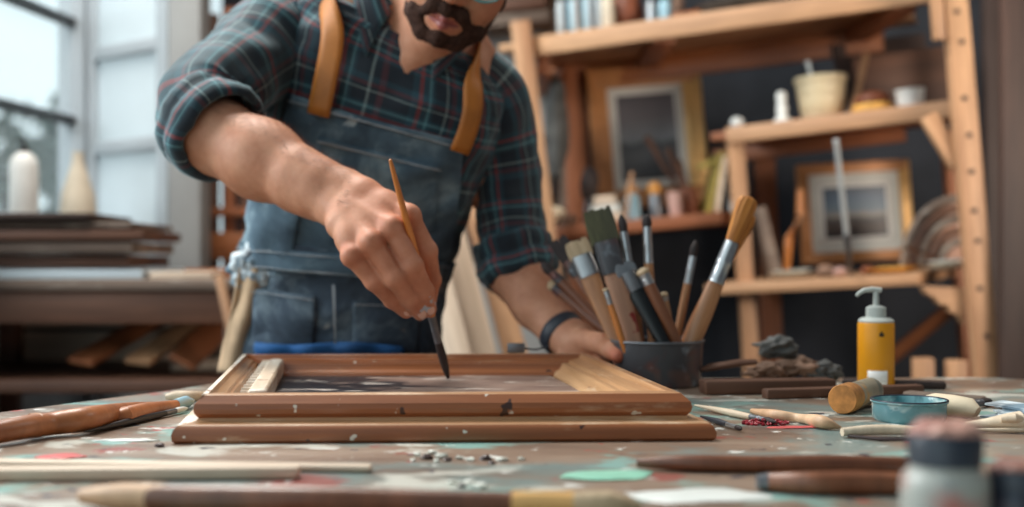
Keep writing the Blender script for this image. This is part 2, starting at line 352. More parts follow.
class MB:
    def __init__(s): s.bm = bmesh.new()
    def _xf(s, vs, M):
        bmesh.ops.transform(s.bm, matrix=M, verts=vs)
    def box(s, c, size, rot=None, bev=0.0, seg=2):
        r = bmesh.ops.create_cube(s.bm, size=1.0); vs = r['verts']
        bmesh.ops.scale(s.bm, vec=size, verts=vs)
        if bev:
            es = list({e for v in vs for e in v.link_edges})
            rr = bmesh.ops.bevel(s.bm, geom=es, offset=bev, segments=seg, profile=0.5, affect='EDGES')
            vs = list({v for f in rr['faces'] for v in f.verts} | {v for v in vs if v.is_valid})
        M = Matrix.Translation(c)
        if rot is not None: M = M @ (rot.to_matrix().to_4x4() if not isinstance(rot, tuple) else Euler(rot).to_matrix().to_4x4())
        s._xf(vs, M); return s
    def lathe(s, prof, seg=32, M=None, cap=True, sx=1.0, sy=1.0):
        rings = []
        for r, z in prof:
            rings.append([s.bm.verts.new((r*sx*math.cos(2*PI*i/seg), r*sy*math.sin(2*PI*i/seg), z)) for i in range(seg)])
        for a, b in zip(rings, rings[1:]):
            for i in range(seg): s.bm.faces.new((a[i], a[(i+1) % seg], b[(i+1) % seg], b[i]))
        if cap:
            s.bm.faces.new(rings[0][::-1]); s.bm.faces.new(rings[-1])
        if M is not None: s._xf([v for r in rings for v in r], M)
        return s
    def tube(s, pts, radii, seg=12, flat=1.0, cap=True, up=V((0, 0, 1))):
        pts = [V(p) for p in pts]
        if not hasattr(radii, '__len__'): radii = [radii]*len(pts)
        rings = []
        for i, p in enumerate(pts):
            t = (pts[min(i+1, len(pts)-1)]-pts[max(i-1, 0)]).normalized()
            u = up if abs(t.dot(up)) < 0.97 else V((1, 0, 0))
            a = t.cross(u).normalized(); b_ = a.cross(t).normalized()
            rings.append([s.bm.verts.new(p+a*radii[i]*math.cos(2*PI*k/seg)+b_*radii[i]*flat*math.sin(2*PI*k/seg)) for k in range(seg)])
        for A, B in zip(rings, rings[1:]):
            for k in range(seg): s.bm.faces.new((A[k], A[(k+1) % seg], B[(k+1) % seg], B[k]))
        if cap: s.bm.faces.new(rings[0][::-1]); s.bm.faces.new(rings[-1])
        return s
    def prism(s, poly, h, M=None):    # poly: list of (x, y), extruded along z
        lo = [s.bm.verts.new((x, y, 0)) for x, y in poly]; hi = [s.bm.verts.new((x, y, h)) for x, y in poly]
        s.bm.faces.new(lo[::-1]); s.bm.faces.new(hi)
        n = len(poly)
        for i in range(n): s.bm.faces.new((lo[i], lo[(i+1) % n], hi[(i+1) % n], hi[i]))
        if M is not None: s._xf(lo+hi, M)
        return s
    def blob(s, c, size, seed=0, amp=0.15, sub=3, freq=1.5):
        r = bmesh.ops.create_icosphere(s.bm, subdivisions=sub, radius=1.0)
        for v in r['verts']:
            n = noise.noise(v.co*freq+V((seed*3.1, seed*1.7, seed)))
            v.co = v.co*(1+amp*n*2)
        bmesh.ops.scale(s.bm, vec=size, verts=r['verts']); bmesh.ops.translate(s.bm, vec=c, verts=r['verts']); return s
    def done(s, name, mat, parent=None, loc=None, rot=None, smooth=True, bev=0.0, angle=40):
        bmesh.ops.recalc_face_normals(s.bm, faces=s.bm.faces)
        me = bpy.data.meshes.new(name); s.bm.to_mesh(me); s.bm.free()
        if smooth:
            me.polygons.foreach_set('use_smooth', [True]*len(me.polygons)); me.set_sharp_from_angle(angle=math.radians(angle))
        o = link(name, me, mat, parent, loc, rot)
        if bev:
            bm_ = o.modifiers.new('bevel', 'BEVEL'); bm_.width = bev; bm_.segments = 2; bm_.limit_method = 'ANGLE'
        return o
def beam(name, a, b, wid, dep, mat, parent=None, roll=0.0, bev=0.002, upv=V((0, 1, 0))):
    """beam from a to b: local X along it; wid across (in the picture), dep along the depth"""
    a = V(a); b = V(b); x = (b-a).normalized(); y = (upv-x*upv.dot(x)).normalized(); z = x.cross(y)
    R = Matrix((x, y, z)).transposed().to_quaternion()
    L = (b-a).length
    return MB().box((0, 0, 0), (L, dep, wid), bev=bev).done(name, mat, parent, (a+b)/2, R)
def zrot(d, up=V((0, 0, 1))):     # rotation taking local Z to direction d, local Y kept near 'away'
    z = V(d).normalized(); y = V((0, 1, 0)) if abs(z.y) < 0.95 else V((0, 0, 1))
    x = y.cross(z).normalized(); y = z.cross(x)
    return Matrix((x, y, z)).transposed().to_quaternion()

# ------------------------------------------------------------------ implicit surface helper for bodies
def cap(a, b, ra, rb, k=0.006): return ('cap', V(a), V(b), ra, rb, k)
def ell(c, r, R=None, k=0.006): return ('ell', V(c), r, R, k)
def sdf_field(prims, lo, vox, shape):
    fld = np.full(shape, 1.0, np.float32)
    for p in prims:
        k = p[-1]
        if p[0] in ('cap',):
            _, a, b, ra, rb, _k = p; m = max(ra, rb)
            bl = np.minimum(a, b)-m; bh = np.maximum(a, b)+m
        else:
            _, c, r, R, _k = p[:5]; m = max(r); bl = np.array(c)-m; bh = np.array(c)+m
        pad = abs(k)*1.5+5*vox
        i0 = np.maximum(np.floor((bl-pad-lo)/vox).astype(int), 0); i1 = np.minimum(np.ceil((bh+pad-lo)/vox).astype(int)+1, shape)
        if (i1 <= i0).any(): continue
        X, Y, Z = np.meshgrid(*[lo[j]+vox*np.arange(i0[j], i1[j], dtype=np.float32) for j in range(3)], indexing='ij')
        if p[0] == 'cap':
            ab = np.array(b-a); L2 = max(float(ab@ab), 1e-9)
            t = np.clip(((X-a.x)*ab[0]+(Y-a.y)*ab[1]+(Z-a.z)*ab[2])/L2, 0, 1)
            d = np.sqrt((X-a.x-t*ab[0])**2+(Y-a.y-t*ab[1])**2+(Z-a.z-t*ab[2])**2)-(ra+(rb-ra)*t)
        else:
            Q = np.stack([X-c.x, Y-c.y, Z-c.z], -1)
            if R is not None: Q = Q@np.array(R.to_matrix() if hasattr(R, 'to_matrix') else R)
            rr = np.array(r, np.float32)
            k0 = np.sqrt(((Q/rr)**2).sum(-1)); k1 = np.sqrt(((Q/rr**2)**2).sum(-1))+1e-9
            d = k0*(k0-1)/k1
        sl = tuple(slice(i0[j], i1[j]) for j in range(3)); f = fld[sl]
        if k >= 0:
            kk = max(k, 1e-5); h = np.maximum(kk-np.abs(f-d), 0)/kk
            fld[sl] = np.minimum(f, d)-h*h*kk*0.25
        else:                       # carve
            kk = -k; d = -d; h = np.maximum(kk-np.abs(f-d), 0)/kk
            fld[sl] = np.maximum(f, d)+h*h*kk*0.25
    return fld
def sdf_mesh(groups, vox, disp=None, kg=0.0012):
    """groups: list of primitive lists, each smoothly joined inside; groups meet with a crease"""
    allp = [p for g in groups for p in g if p[-1] >= 0]
    lo = np.min([np.minimum(p[1], p[2])-max(p[3], p[4]) if p[0] == 'cap' else np.array(p[1])-max(p[2]) for p in allp], axis=0)-6*vox
    hi = np.max([np.maximum(p[1], p[2])+max(p[3], p[4]) if p[0] == 'cap' else np.array(p[1])+max(p[2]) for p in allp], axis=0)+6*vox
    shape = np.ceil((hi-lo)/vox).astype(int)+1
    tot = None
    for g in groups:
        f = sdf_field(g, lo, vox, tuple(shape))
        if tot is None: tot = f
        else:
            h = np.maximum(kg-np.abs(tot-f), 0)/kg; tot = np.minimum(tot, f)-h*h*kg*0.25
    tot = np.clip(tot, -4*vox, 4*vox)
    gr = vdb.FloatGrid(4*vox); gr.copyFromArray(tot)
    pts, quads = gr.convertToQuads(0.0)
    pts = pts*vox+lo
    # drop stray islands is not needed; orient outwards by signed volume
    a, b, c_ = pts[quads[:, 0]], pts[quads[:, 1]], pts[quads[:, 2]]
    if np.einsum('ij,ij->i', a, np.cross(b, c_)).sum() < 0: quads = quads[:, ::-1]
    return pts.astype(np.float64), quads
def mesh_from(name, pts, quads, smooth_iter=2, cut=None):
    me = bpy.data.meshes.new(name); me.from_pydata(pts.tolist(), [], quads.tolist()); me.update()
    bm = bmesh.new(); bm.from_mesh(me)
    for _ in range(smooth_iter): bmesh.ops.smooth_vert(bm, verts=bm.verts, factor=0.5, use_axis_x=True, use_axis_y=True, use_axis_z=True)
    bm.to_mesh(me); bm.free()
    me.polygons.foreach_set('use_smooth', [True]*len(me.polygons)); return me

# ------------------------------------------------------------------ the person
def spline(pts, n):
    pts = [np.array(p, float) for p in pts]; P_ = [2*pts[0]-pts[1]]+pts+[2*pts[-1]-pts[-2]]; out = []
    m = len(pts)-1
    for i in range(n):
        u = i/(n-1)*m; k = min(int(u), m-1); f = u-k; a, b, c, d = P_[k:k+4]
        out.append(0.5*((2*b)+(c-a)*f+(2*a-5*b+4*c-d)*f*f+(3*b-a-3*c+d)*f**3))
    return out
def grid_mesh(name, rows, uvs, mat, parent, closed=False, thick=0.0, origin=None, keep=None, offset=-1.0):
    """rows: list of lists of Vectors; uvs the same shape"""
    me = bpy.data.meshes.new(name); nr = len(rows); nc = len(rows[0]); o0 = origin or V((0, 0, 0))
    vs = [tuple(p-o0) for r in rows for p in r]; fs = []; fu = []
    for i in range(nr-1):
        for j in range(nc-1 if not closed else nc):
            j2 = (j+1) % nc
            if keep and not keep(i, j): continue
            fs.append((i*nc+j, i*nc+j2, (i+1)*nc+j2, (i+1)*nc+j))
            u2 = uvs[i][j+1] if j+1 < len(uvs[i]) else uvs[i][j2]; u3 = uvs[i+1][j+1] if j+1 < len(uvs[i+1]) else uvs[i+1][j2]
            fu.append((uvs[i][j], u2, u3, uvs[i+1][j]))
    me.from_pydata(vs, [], fs); uvl = me.uv_layers.new(name='UVMap')
    k = 0
    for q in fu:
        for uvc in q: uvl.data[k].uv = uvc; k += 1
    me.polygons.foreach_set('use_smooth', [True]*len(me.polygons)); me.update()
    o = link(name, me, mat, parent)
    if origin is not None and parent is None: o.location = origin
    if thick:
        s = o.modifiers.new('solid', 'SOLIDIFY'); s.thickness = thick; s.offset = offset
    return o
RINGS = [  # px, py, depth, half width, half depth, roll, pitch
    (330, 430, 1.73, .150, .112, 4, 0), (336, 360, 1.715, .146, .110, 5, 0), (343, 290, 1.70, .138, .106, 7, 2), (360, 215, 1.68, .143, .108, 10, 5),
    (378, 145, 1.655, .158, .110, 14, 8), (392, 90, 1.632, .166, .104, 19, 12), (398, 46, 1.615, .158, .094, 24, 18),
    (403, 20, 1.60, .125, .084, 26, 24), (411, 8, 1.59, .084, .072, 23, 30), (419, -6, 1.575, .066, .062, 20, 32)]
_rs = []
for (px, py, d, rx, ry, ro, pi_) in RINGS:
    c = P(px, py, d); _rs.append((c.x, c.y, c.z, rx, ry, ro, pi_))
def torso_pt(t, th, off=0.0, fold=True):
    m = len(_rs)-1; u = min(max(t, 0), 0.9999)*m; k = int(u); f = u-k
    g = lambda i: np.array(_rs[min(max(i, 0), m)])
    a, b, c, d = g(k-1), g(k), g(k+1), g(k+2)
    q = 0.5*((2*b)+(c-a)*f+(2*a-5*b+4*c-d)*f*f+(3*b-a-3*c+d)*f**3)
    ro, pi_ = math.radians(q[5]), math.radians(q[6])
    A = V((math.cos(ro), 0, -math.sin(ro))); B = V((0, math.cos(pi_), math.sin(pi_)))
    ct, st = math.cos(th), math.sin(th); e = 2/2.5
    x = math.copysign(abs(ct)**e, ct); y = math.copysign(abs(st)**e, st)
    p = V(q[:3])+A*(x*q[3])+B*(y*q[4])
    n = (A*(x/max(q[3], .01))+B*(y/max(q[4], .01))).normalized()
    if fold:
        w_ = noise.noise(V((th*1.6+t*5, t*9-th*2.2, 3.0)))*0.009+noise.noise(V((th*4-t*10, t*22, 9.0)))*0.005
        if t < 0.45: w_ += 0.005*math.sin(t*110+3*math.sin(th*3))*noise.noise(V((th*2, t*8, 1)))
        p = p+n*w_
    return p+n*off, n
_tab = []
for i in range(0, 181):
    for j in range(0, 121):
        t = i/180; th = -PI*j/120
        p, n = torso_pt(t, th); _tab.append((CX+F*p.x/p.y, HY-F*(p.z-CAMZ)/p.y, t, th))
_tab = np.array(_tab)
def torso_param(px, py):
    d = (_tab[:, 0]-px)**2+(_tab[:, 1]-py)**2; idx = np.argsort(d)[:6]; w_ = 1/(d[idx]+0.3)
    return float((_tab[idx, 2]*w_).sum()/w_.sum()), float((_tab[idx, 3]*w_).sum()/w_.sum())

# --- right arm and hand (on the left in the picture)
def J(x, y, d): return P(x, y, d)
arm = [cap(J(202, 124, 1.46), J(214, 135, 1.44), .038, .043, .01), cap(J(214, 135, 1.44), J(262, 160, 1.405), .043, .0445, .02), cap(J(262, 160, 1.405), J(318, 188, 1.362), .0445, .0325, .02),
       cap(J(300, 176, 1.372), J(345, 190, 1.348), .031, .0225, .012), cap(J(300, 186, 1.37), J(340, 209, 1.338), .031, .0225, .012),
       cap(J(345, 190, 1.348), J(362, 198, 1.335), .0225, .021, .01), cap(J(340, 209, 1.338), J(350, 222, 1.318), .0225, .021, .01)]
W1, W2 = J(364, 196, 1.335), J(348, 222, 1.315)
MC = {'i': J(409, 217, 1.306), 'm': J(392, 229, 1.287), 'r': J(371, 243, 1.277), 'p': J(352, 256, 1.279)}
palm = arm+[cap(W1, MC['i'], .0185, .0125, .012), cap(W1.lerp(W2, .3), MC['m'], .018, .0122, .012), cap(W1.lerp(W2, .7), MC['r'], .018, .0115, .012), cap(W2, MC['p'], .0175, .0105, .012),
       cap(W1.lerp(MC['i'], .5), W2.lerp(MC['p'], .5), .0150, .0140, .012), ell(MC['i']+V((0, -.003, .002)), (.0118,)*3, None, .006), ell(MC['m']+V((0, -.003, .002)), (.0122,)*3, None, .006),
       ell(MC['r']+V((0, -.003, .001)), (.0113,)*3, None, .006), ell(MC['p']+V((0, -.003, 0)), (.0104,)*3, None, .006),
       cap(J(352, 203, 1.31), MC['m']+V((0, -.0095, .004)), .0035, .0030, .006), cap(J(350, 212, 1.302), MC['r']+V((0, -.009, .003)), .003, .0028, .006),
       cap(J(362, 194, 1.318), MC['i']+V((0, -.009, .004)), .0035, .0028, .006), ell(J(337, 226, 1.312), (.011, .010, .011), None, .010)]
fingers = {
    'i': [MC['i'], J(427, 251, 1.318), J(432, 280, 1.334), J(429, 302, 1.347)],
    'm': [MC['m'], J(412, 266, 1.285), J(424, 291, 1.306), J(429, 309, 1.323)],
    'r': [MC['r'], J(395, 278, 1.279), J(411, 299, 1.300), J(420, 313, 1.318)],
    'p': [MC['p'], J(374, 281, 1.284), J(392, 300, 1.303), J(406, 312, 1.320)]}
fr = {'i': (.0118, .0108, .0098, .0082), 'm': (.0122, .0116, .0106, .0086), 'r': (.0118, .0112, .0102, .0084), 'p': (.0104, .0098, .0088, .0074)}
def finger(js, rs, kb=.005):
    g = [cap(js[k], js[k+1], rs[k], rs[k+1], .0035) for k in range(3)]
    g += [ell(js[1], (rs[1]*1.03,)*3, None, .004), ell(js[2], (rs[2]*1.02,)*3, None, .003)]
    return g
hand_groups = [palm+[cap(J(378, 212, 1.355), J(402, 246, 1.372), .016, .0135, .012), cap(J(402, 246, 1.372), J(417, 283, 1.372), .0130, .0115, .006), cap(J(417, 283, 1.372), J(428, 309, 1.353), .0115, .0095, .005)]]
for f_ in 'impr':
    js = fingers[f_]; base = palm[7:11]
    hand_groups.append([cap(js[0].lerp(W1.lerp(W2, .5), .28), js[0], fr[f_][0]*.9, fr[f_][0], .006)]+finger(js, fr[f_]))
pts1, q1 = sdf_mesh(hand_groups, 0.0015, kg=0.0045)
def fold_skin(pts): return pts
# flecks near the fingertips; flush at knuckles
ctr = np.array(J(424, 302, 1.32)); fl1 = np.clip(1.25-np.linalg.norm(pts1-ctr, axis=1)/0.046, 0, 1)
fu1 = np.zeros(len(pts1))
for f_ in 'imrp':
    for j_, rr in ((0, .022), (1, .017), (2, .014), (3, .014)):
        fu1 = np.maximum(fu1, np.clip(1-np.linalg.norm(pts1-np.array(fingers[f_][j_]), axis=1)/rr, 0, 1)*0.75)
fu1 = np.maximum(fu1, 0.22*np.clip((pts1[:, 0]+0.19)/0.05, 0, 1))

# --- left arm and hand, resting on the back corner of the frame
la = [cap(J(505, 225, 1.665), J(518, 270, 1.635), .041, .042, .01), cap(J(518, 270, 1.635), J(538, 302, 1.60), .042, .036, .012), cap(J(538, 302, 1.60), J(562, 333, 1.56), .035, .027, .012),
      cap(J(562, 333, 1.56), J(571, 339, 1.545), .0255, .023, .01)]
LW = J(572, 339, 1.54); LM = [J(600, 345, 1.505), J(590, 349, 1.512), J(579, 352, 1.520), J(568, 354, 1.528)]
la += [cap(LW+V((.008, 0, .004)), LM[0], .018, .012, .012), cap(LW, LM[1], .018, .012, .012), cap(LW, LM[2], .018, .0115, .012), cap(LW+V((-.006, 0, -.004)), LM[3], .018, .011, .012), ell(J(586, 341, 1.52), (.022, .016, .013), None, .012)]
lg = [la, [cap(J(582, 339, 1.515), J(600, 343, 1.478), .0145, .0125, .006), cap(J(600, 343, 1.478), J(611, 350, 1.450), .0120, .0108, .004), cap(J(611, 350, 1.450), J(618, 356, 1.427), .0106, .0085, .004), ell(J(611, 350, 1.450), (.0115,)*3, None, .004)]]
for k, mc in enumerate(LM):
    L_ = (.030, .033, .031, .025)[k]; p1 = mc+V((.002, -.004, -L_*.85)); 
    p1.z = max(p1.z, .814); p2 = V((p1.x, 1.492+k*.002, .8105)); p3 = V((p1.x-.001, 1.484+k*.002, .8095))
    lg.append([cap(mc, p1, .0112, .0098, .004), cap(p1, p2, .0098, .0085, .004), cap(p2, p3, .0085, .0078, .004)])
pts2, q2 = sdf_mesh(lg, 0.0018, kg=0.004)
ctr2 = np.array(J(619, 358, 1.42)); fl2 = np.clip(1.0-np.linalg.norm(pts2-ctr2, axis=1)/0.02, 0, 1)*0; fu2 = np.clip(1-np.linalg.norm(pts2-ctr2, axis=1)/0.03, 0, 1)*0.9

# --- head and neck
HR = (Matrix.Rotation(math.radians(6), 3, 'Z') @ Matrix.Rotation(math.radians(19), 3, 'Y') @ Matrix.Rotation(math.radians(30), 3, 'X'))*.93
mouth_l = V((0, -.090, -.066)); HC = P(445, 18, 1.462)-HR@mouth_l
def H(x, y, z): return HC+HR@V((x, y, z))
HN = HR*(1/.93)
def he(c, r, k=.01): return ell(H(*c), tuple(x*.93 for x in r), HN, k)
head = [he((0, .022, .040), (.076, .092, .082)), he((0, -.018, -.010), (.064, .074, .088), .03), he((0, -.040, -.060), (.050, .046, .044), .025), he((0, -.072, -.097), (.024, .020, .016), .018),
        he((-.036, -.046, -.036), (.026, .028, .030), .02), he((.036, -.046, -.036), (.026, .028, .030), .02),      # cheeks
        cap(H(0, -.086, .012), H(0, -.108, -.026), .008, .0125, .012), ell(H(-.012, -.098, -.032), (.0085, .010, .008), HN, .006), ell(H(.012, -.098, -.032), (.0085, .010, .008), HN, .006),
        cap(H(-.042, -.076, .026), H(-.010, -.086, .024), .008, .009, .010), cap(H(.042, -.076, .026), H(.010, -.086, .024), .008, .009, .010),
        ell(H(-.031, -.073, .006), (.013, .012, .012), HN, -.006), ell(H(.031, -.073, .006), (.013, .012, .012), HN, -.006),
        ell(H(-.031, -.068, .006), (.0125, .0125, .0115), HN, .001), ell(H(.031, -.068, .006), (.0125, .0125, .0115), HN, .001),
        cap(H(-.022, -.082, -.064), H(0, -.091, -.061), .0055, .0070, .008), cap(H(.022, -.082, -.064), H(0, -.091, -.061), .0055, .0070, .008),
        cap(H(-.018, -.082, -.074), H(0, -.089, -.076), .006, .0080, .008), cap(H(.018, -.082, -.074), H(0, -.089, -.076), .006, .0080, .008),
        cap(H(-.026, -.086, -.0685), H(0, -.099, -.0685), .0018, .0022, -.003), cap(H(.026, -.086, -.0685), H(0, -.099, -.0685), .0018, .0022, -.003),
        ell(H(-.079, .012, -.002), (.008, .020, .032), HN, .006), ell(H(.079, .012, -.002), (.008, .020, .032), HN, .006),
        ell(H(-.088, .008, .004), (.006, .010, .018), HN, -.005), ell(H(.088, .008, .004), (.006, .010, .018), HN, -.005)]
NB = P(408, 42, 1.60)
head += [cap(H(0, .018, -.050), NB, .054, .062, .03), cap(H(0, -.030, -.085), P(410, 66, 1.555), .030, .030, .03)]
pts3, q3 = sdf_mesh([head], 0.0025)
# --- trunk and legs, hidden under the clothes
tr = []
def TC(t): return (torso_pt(t, 0, 0, False)[0]+torso_pt(t, PI, 0, False)[0])/2
prev = None
for t, r in ((.0, .085), (.15, .082), (.3, .080), (.45, .084), (.6, .080), (.70, .062), (.76, .046)):
    c = TC(t); A = (torso_pt(t, 0, 0, False)[0]-c)*0.36
    if prev:
        for s in (-1, 0, 1): tr.append(cap(prev[0]+prev[1]*s, c+A*s, prev[2], r, .04))
    prev = (c, A, r)
tr.append(cap(NB, P(404, 84, 1.605), .050, .046, .03))
SHR = P(286, 44, 1.63); SHL = P(484, 92, 1.635)
tr += [cap(P(345, 62, 1.63), SHR, .050, .044, .03), cap(SHR, J(220, 90, 1.51), .044, .036, .02), cap(J(220, 90, 1.51), J(202, 122, 1.462), .036, .037, .02),
       cap(P(445, 95, 1.64), SHL, .045, .038, .03), cap(SHL, P(500, 150, 1.65), .042, .036, .02), cap(P(500, 150, 1.65), J(505, 225, 1.665), .036, .038, .02)]
hipz = TC(0).z
for s in (-1, 1):
    hx = TC(0).x+s*.075; hip = V((hx, 1.73, hipz)); kn = V((hx+s*.02, 1.72, .46)); an = V((hx+s*.03, 1.78, .09))
    tr += [cap(hip, kn, .076, .052, .04), cap(kn, an, .052, .036, .02), cap(an, V((hx+s*.035, 1.66, .035)), .036, .030, .02)]
pts4, q4 = sdf_mesh([tr], 0.007)
allp = np.vstack([pts1, pts2, pts3, pts4]); offs = np.cumsum([0, len(pts1), len(pts2), len(pts3)])
allq = np.vstack([q+o for q, o in zip((q1, q2, q3, q4), offs)])
ORG = V((-.23, 1.73, 0.0))
me = mesh_from('person', allp-np.array(ORG), allq, 1)
fl = np.concatenate([fl1, fl2, np.zeros(len(pts3)+len(pts4))]); 
fu3 = np.zeros(len(pts3)); 
for c_, r_ in ((H(0, -.09, -.068), .030), (H(0, -.10, -.028), .026), (H(.05, -.06, -.03), .03)): fu3 = np.maximum(fu3, 0.6*np.clip(1-np.linalg.norm(pts3-np.array(c_), axis=1)/r_, 0, 1))
fu = np.concatenate([fu1, fu2, fu3, np.zeros(len(pts4))])
a_ = me.attributes.new('fleck', 'FLOAT', 'POINT'); a_.data.foreach_set('value', fl.astype(np.float32))
a_ = me.attributes.new('flush', 'FLOAT', 'POINT'); a_.data.foreach_set('value', fu.astype(np.float32))
person = link('person', me, 'skin', None, ORG)
tag(person, 'bearded man in plaid shirt and denim overalls bending over the frame', 'person')
def wear(o):                       # child of the person, modelled in world coordinates
    o.parent = person; o.matrix_parent_inverse = Matrix.Translation(-ORG); return o

# --- shirt
nT, nA = 110, 96; rows = []; uvs = []
for i in range(nT+1):
    t = i/nT*0.985; r = []; u = []; c0 = TC(t)
    for j in range(nA):
        th = -PI/2+2*PI*j/nA; p, n = torso_pt(t, th); r.append(p); u.append(((j/nA)*0.92, t*0.62))
    u.append((0.92, t*0.62)); rows.append(r); uvs.append(u)
def keepf(i, j):
    t = i/nT*0.985; a = min(j+.5, nA-j-.5)/nA*2*PI
    return not (t > 0.765 and a < (t-0.765)*2.1)
wear(grid_mesh('shirt', rows, uvs, 'plaid', None, closed=True, thick=0.002, keep=keepf))
def sleeve(name, ctrl, n, wr, seed, uvscale=1.0, seg=64, diag=2.0):
    sp_ = spline([(c[0].x, c[0].y, c[0].z, c[1]) for c in ctrl], n); rows = []; uvs = []; L = 0; prev = None; pa = None
    for i, q in enumerate(sp_):
        p = V(q[:3]); t = (V(sp_[min(i+1, n-1)][:3])-V(sp_[max(i-1, 0)][:3])).normalized()
        if pa is None: pa = t.cross(V((0, 1, 0))).normalized()
        a = (pa-t*pa.dot(t)).normalized(); pa = a; b_ = t.cross(a)
        if prev is not None: L += (p-prev).length
        prev = p; r = []; u = []
        for j in range(seg):
            th = 2*PI*j/seg
            d = a*math.cos(th)+b_*math.sin(th)
            s = L*18
            ww = noise.noise(d*1.3+V((seed, s*1.0+th*0, 0)))*1.2+0.7*noise.noise(V((d.x*1.2+seed, d.z*1.2+d.y, s*2.6+diag*d.z)))
            ww += 0.45*math.sin(s*2.6+diag*2*d.z+d.x*3)*noise.noise(V((s*.5, d.x*2, seed)))
            r.append(p+d*(q[3]+wr*ww)); u.append((th*0.06*uvscale, L))
        u.append((2*PI*0.06*uvscale, L)); rows.append(r); uvs.append(u)
    return grid_mesh(name, rows, uvs, 'plaid', None, closed=True, thick=0.0015)
wear(sleeve('sleeve', [(P(352, 50, 1.625), .056), (P(318, 34, 1.628), .066), (P(283, 34, 1.62), .067), (P(250, 64, 1.565), .062), (P(218, 88, 1.50), .058), (P(203, 106, 1.468), .056), (P(208, 124, 1.445), .054)], 90, .0055, 1.0))
wear(sleeve('sleeve', [(P(440, 88, 1.63), .055), (P(468, 88, 1.63), .062), (P(490, 104, 1.635), .056), (P(503, 150, 1.65), .048), (P(510, 205, 1.66), .047), (P(514, 250, 1.645), .047)], 80, .0045, 5.0))
def cuff(c0, c1, r, seed, tilt=None, wid=None):
    """rolled cuff: a doubled band around the axis c0 to c1"""
    ax = (c1-c0); t = ax.normalized()
    if tilt is not None: t = tilt.normalized()
    a = t.cross(V((0, 1, 0))).normalized(); b_ = t.cross(a); L = wid or ax.length; rows = []; uvs = []
    prof = [(-.5, -.004), (-.46, .004), (-.30, .0075), (-.12, .007), (-.04, .0035), (.03, .0075), (.22, .0095), (.40, .0075), (.5, .002), (.49, -.003), (.3, -.004), (0, -.005)]
    for k, (z, dr) in enumerate(prof):
        rw = []; u = []
        for j in range(64):
            th = 2*PI*j/64; d = a*math.cos(th)+b_*math.sin(th)
            nn = noise.noise(d*2+V((seed, z*2, 0)))*.005+noise.noise(d*5+V((seed, z*5, 4)))*.0022
            rw.append((c0+c1)/2+t*(z*L+noise.noise(d*1.5+V((0, seed, 0)))*.008)+d*(r+dr+nn)); u.append((th*.06, z*L*1.3+.02))
        u.append((2*PI*.06, z*L*1.3+.02)); rows.append(rw); uvs.append(u)
    return grid_mesh('cuff', rows, uvs, 'plaid', None, closed=True)
wear(cuff(P(196, 112, 1.462), P(226, 142, 1.425), .0545, 2.0, tilt=V((.66, -.55, -.42)), wid=.060))
wear(cuff(P(511, 240, 1.655), P(519, 278, 1.63), .0465, 7.0, tilt=V((.22, -.25, -.9)), wid=.060))
# collar: a folded band with two points
rows = []; uvs = []
cc = TC(.97); A = (torso_pt(.97, 0, 0, False)[0]-TC(.97)).normalized(); Bk = (torso_pt(.97, PI/2, 0, False)[0]-TC(.97)).normalized(); Up = A.cross(Bk).normalized()
for k in range(7):
    s = k/6; r = []; u = []
    for j in range(61):
        ph = -PI/2+math.radians(24)+(2*PI-math.radians(48))*j/60; d = A*math.cos(ph)+Bk*math.sin(ph)
        front = max(0, -math.sin(ph)); pt = front**6
        base = .066+(.010*front)
        if s < .35: rr = base-.004+.003*s; h = .030*(s/.35)+.0
        else:
            q = (s-.35)/.65; rr = base+.002+.022*q+.020*pt*q; h = .030-(.034+.036*pt)*q
        drop = -.050*front**3
        r.append(cc+d*rr+Up*(h+drop)); u.append((j/60*.4, s*.08))
    rows.append(r); uvs.append(u)
wear(grid_mesh('collar', rows, uvs, 'plaid', None, thick=.002))

# --- overalls
def patch(name, c00, c10, c11, c01, off, mat, nu=24, nv=24, thick=.0025, sag=0.0, puff=0.0):
    rows = []; uvs = []
    for i in range(nv+1):
        v = i/nv; r = []; u = []
        for j in range(nu+1):
            s = j/nu; x = (1-v)*((1-s)*c00[0]+s*c10[0])+v*((1-s)*c01[0]+s*c11[0]); y = (1-v)*((1-s)*c00[1]+s*c10[1])+v*((1-s)*c01[1]+s*c11[1])+sag*4*s*(1-s)*(1-v)
            t, th = torso_param(x, y); p, n = torso_pt(t, th); e_ = 4*s*(1-s)*4*v*(1-v)
            p = p+n*(off+puff*e_); r.append(p); u.append((s*.3, v*.3))
        rows.append(r); uvs.append(u)
    # light smoothing so the table lookup leaves no steps
    for _ in range(3):
        rows = [[rows[i][j] if i in (0, nv) or j in (0, nu) else (rows[i-1][j]+rows[i+1][j]+rows[i][j-1]+rows[i][j+1]+rows[i][j]*2)/6 for j in range(nu+1)] for i in range(nv+1)]
    return grid_mesh(name, rows, uvs, mat, None, thick=thick, offset=1.0)
rows = []; uvs = []
for i in range(50):
    t = i/49*0.285; r = []; u = []
    for j in range(96):
        th = -PI/2+2*PI*j/96; p, n = torso_pt(t, th, .006); r.append(p+n*.003*noise.noise(p*14)); u.append((j/96, t))
    u.append((1, t)); rows.append(r); uvs.append(u)
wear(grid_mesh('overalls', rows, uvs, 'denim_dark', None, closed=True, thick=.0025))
bib = wear(patch('bib', (294, 97), (462, 143), (448, 262), (246, 252), .007, 'denim', 40, 36, sag=3))
wear(patch('bib_hem', (295, 95), (463, 141), (462, 149), (293, 104), .0095, 'denim', 40, 3, sag=3, thick=.002))
wear(patch('bib_pocket', (322, 138), (437, 165), (430, 232), (305, 212), .0105, 'denim', 24, 20, puff=.003))
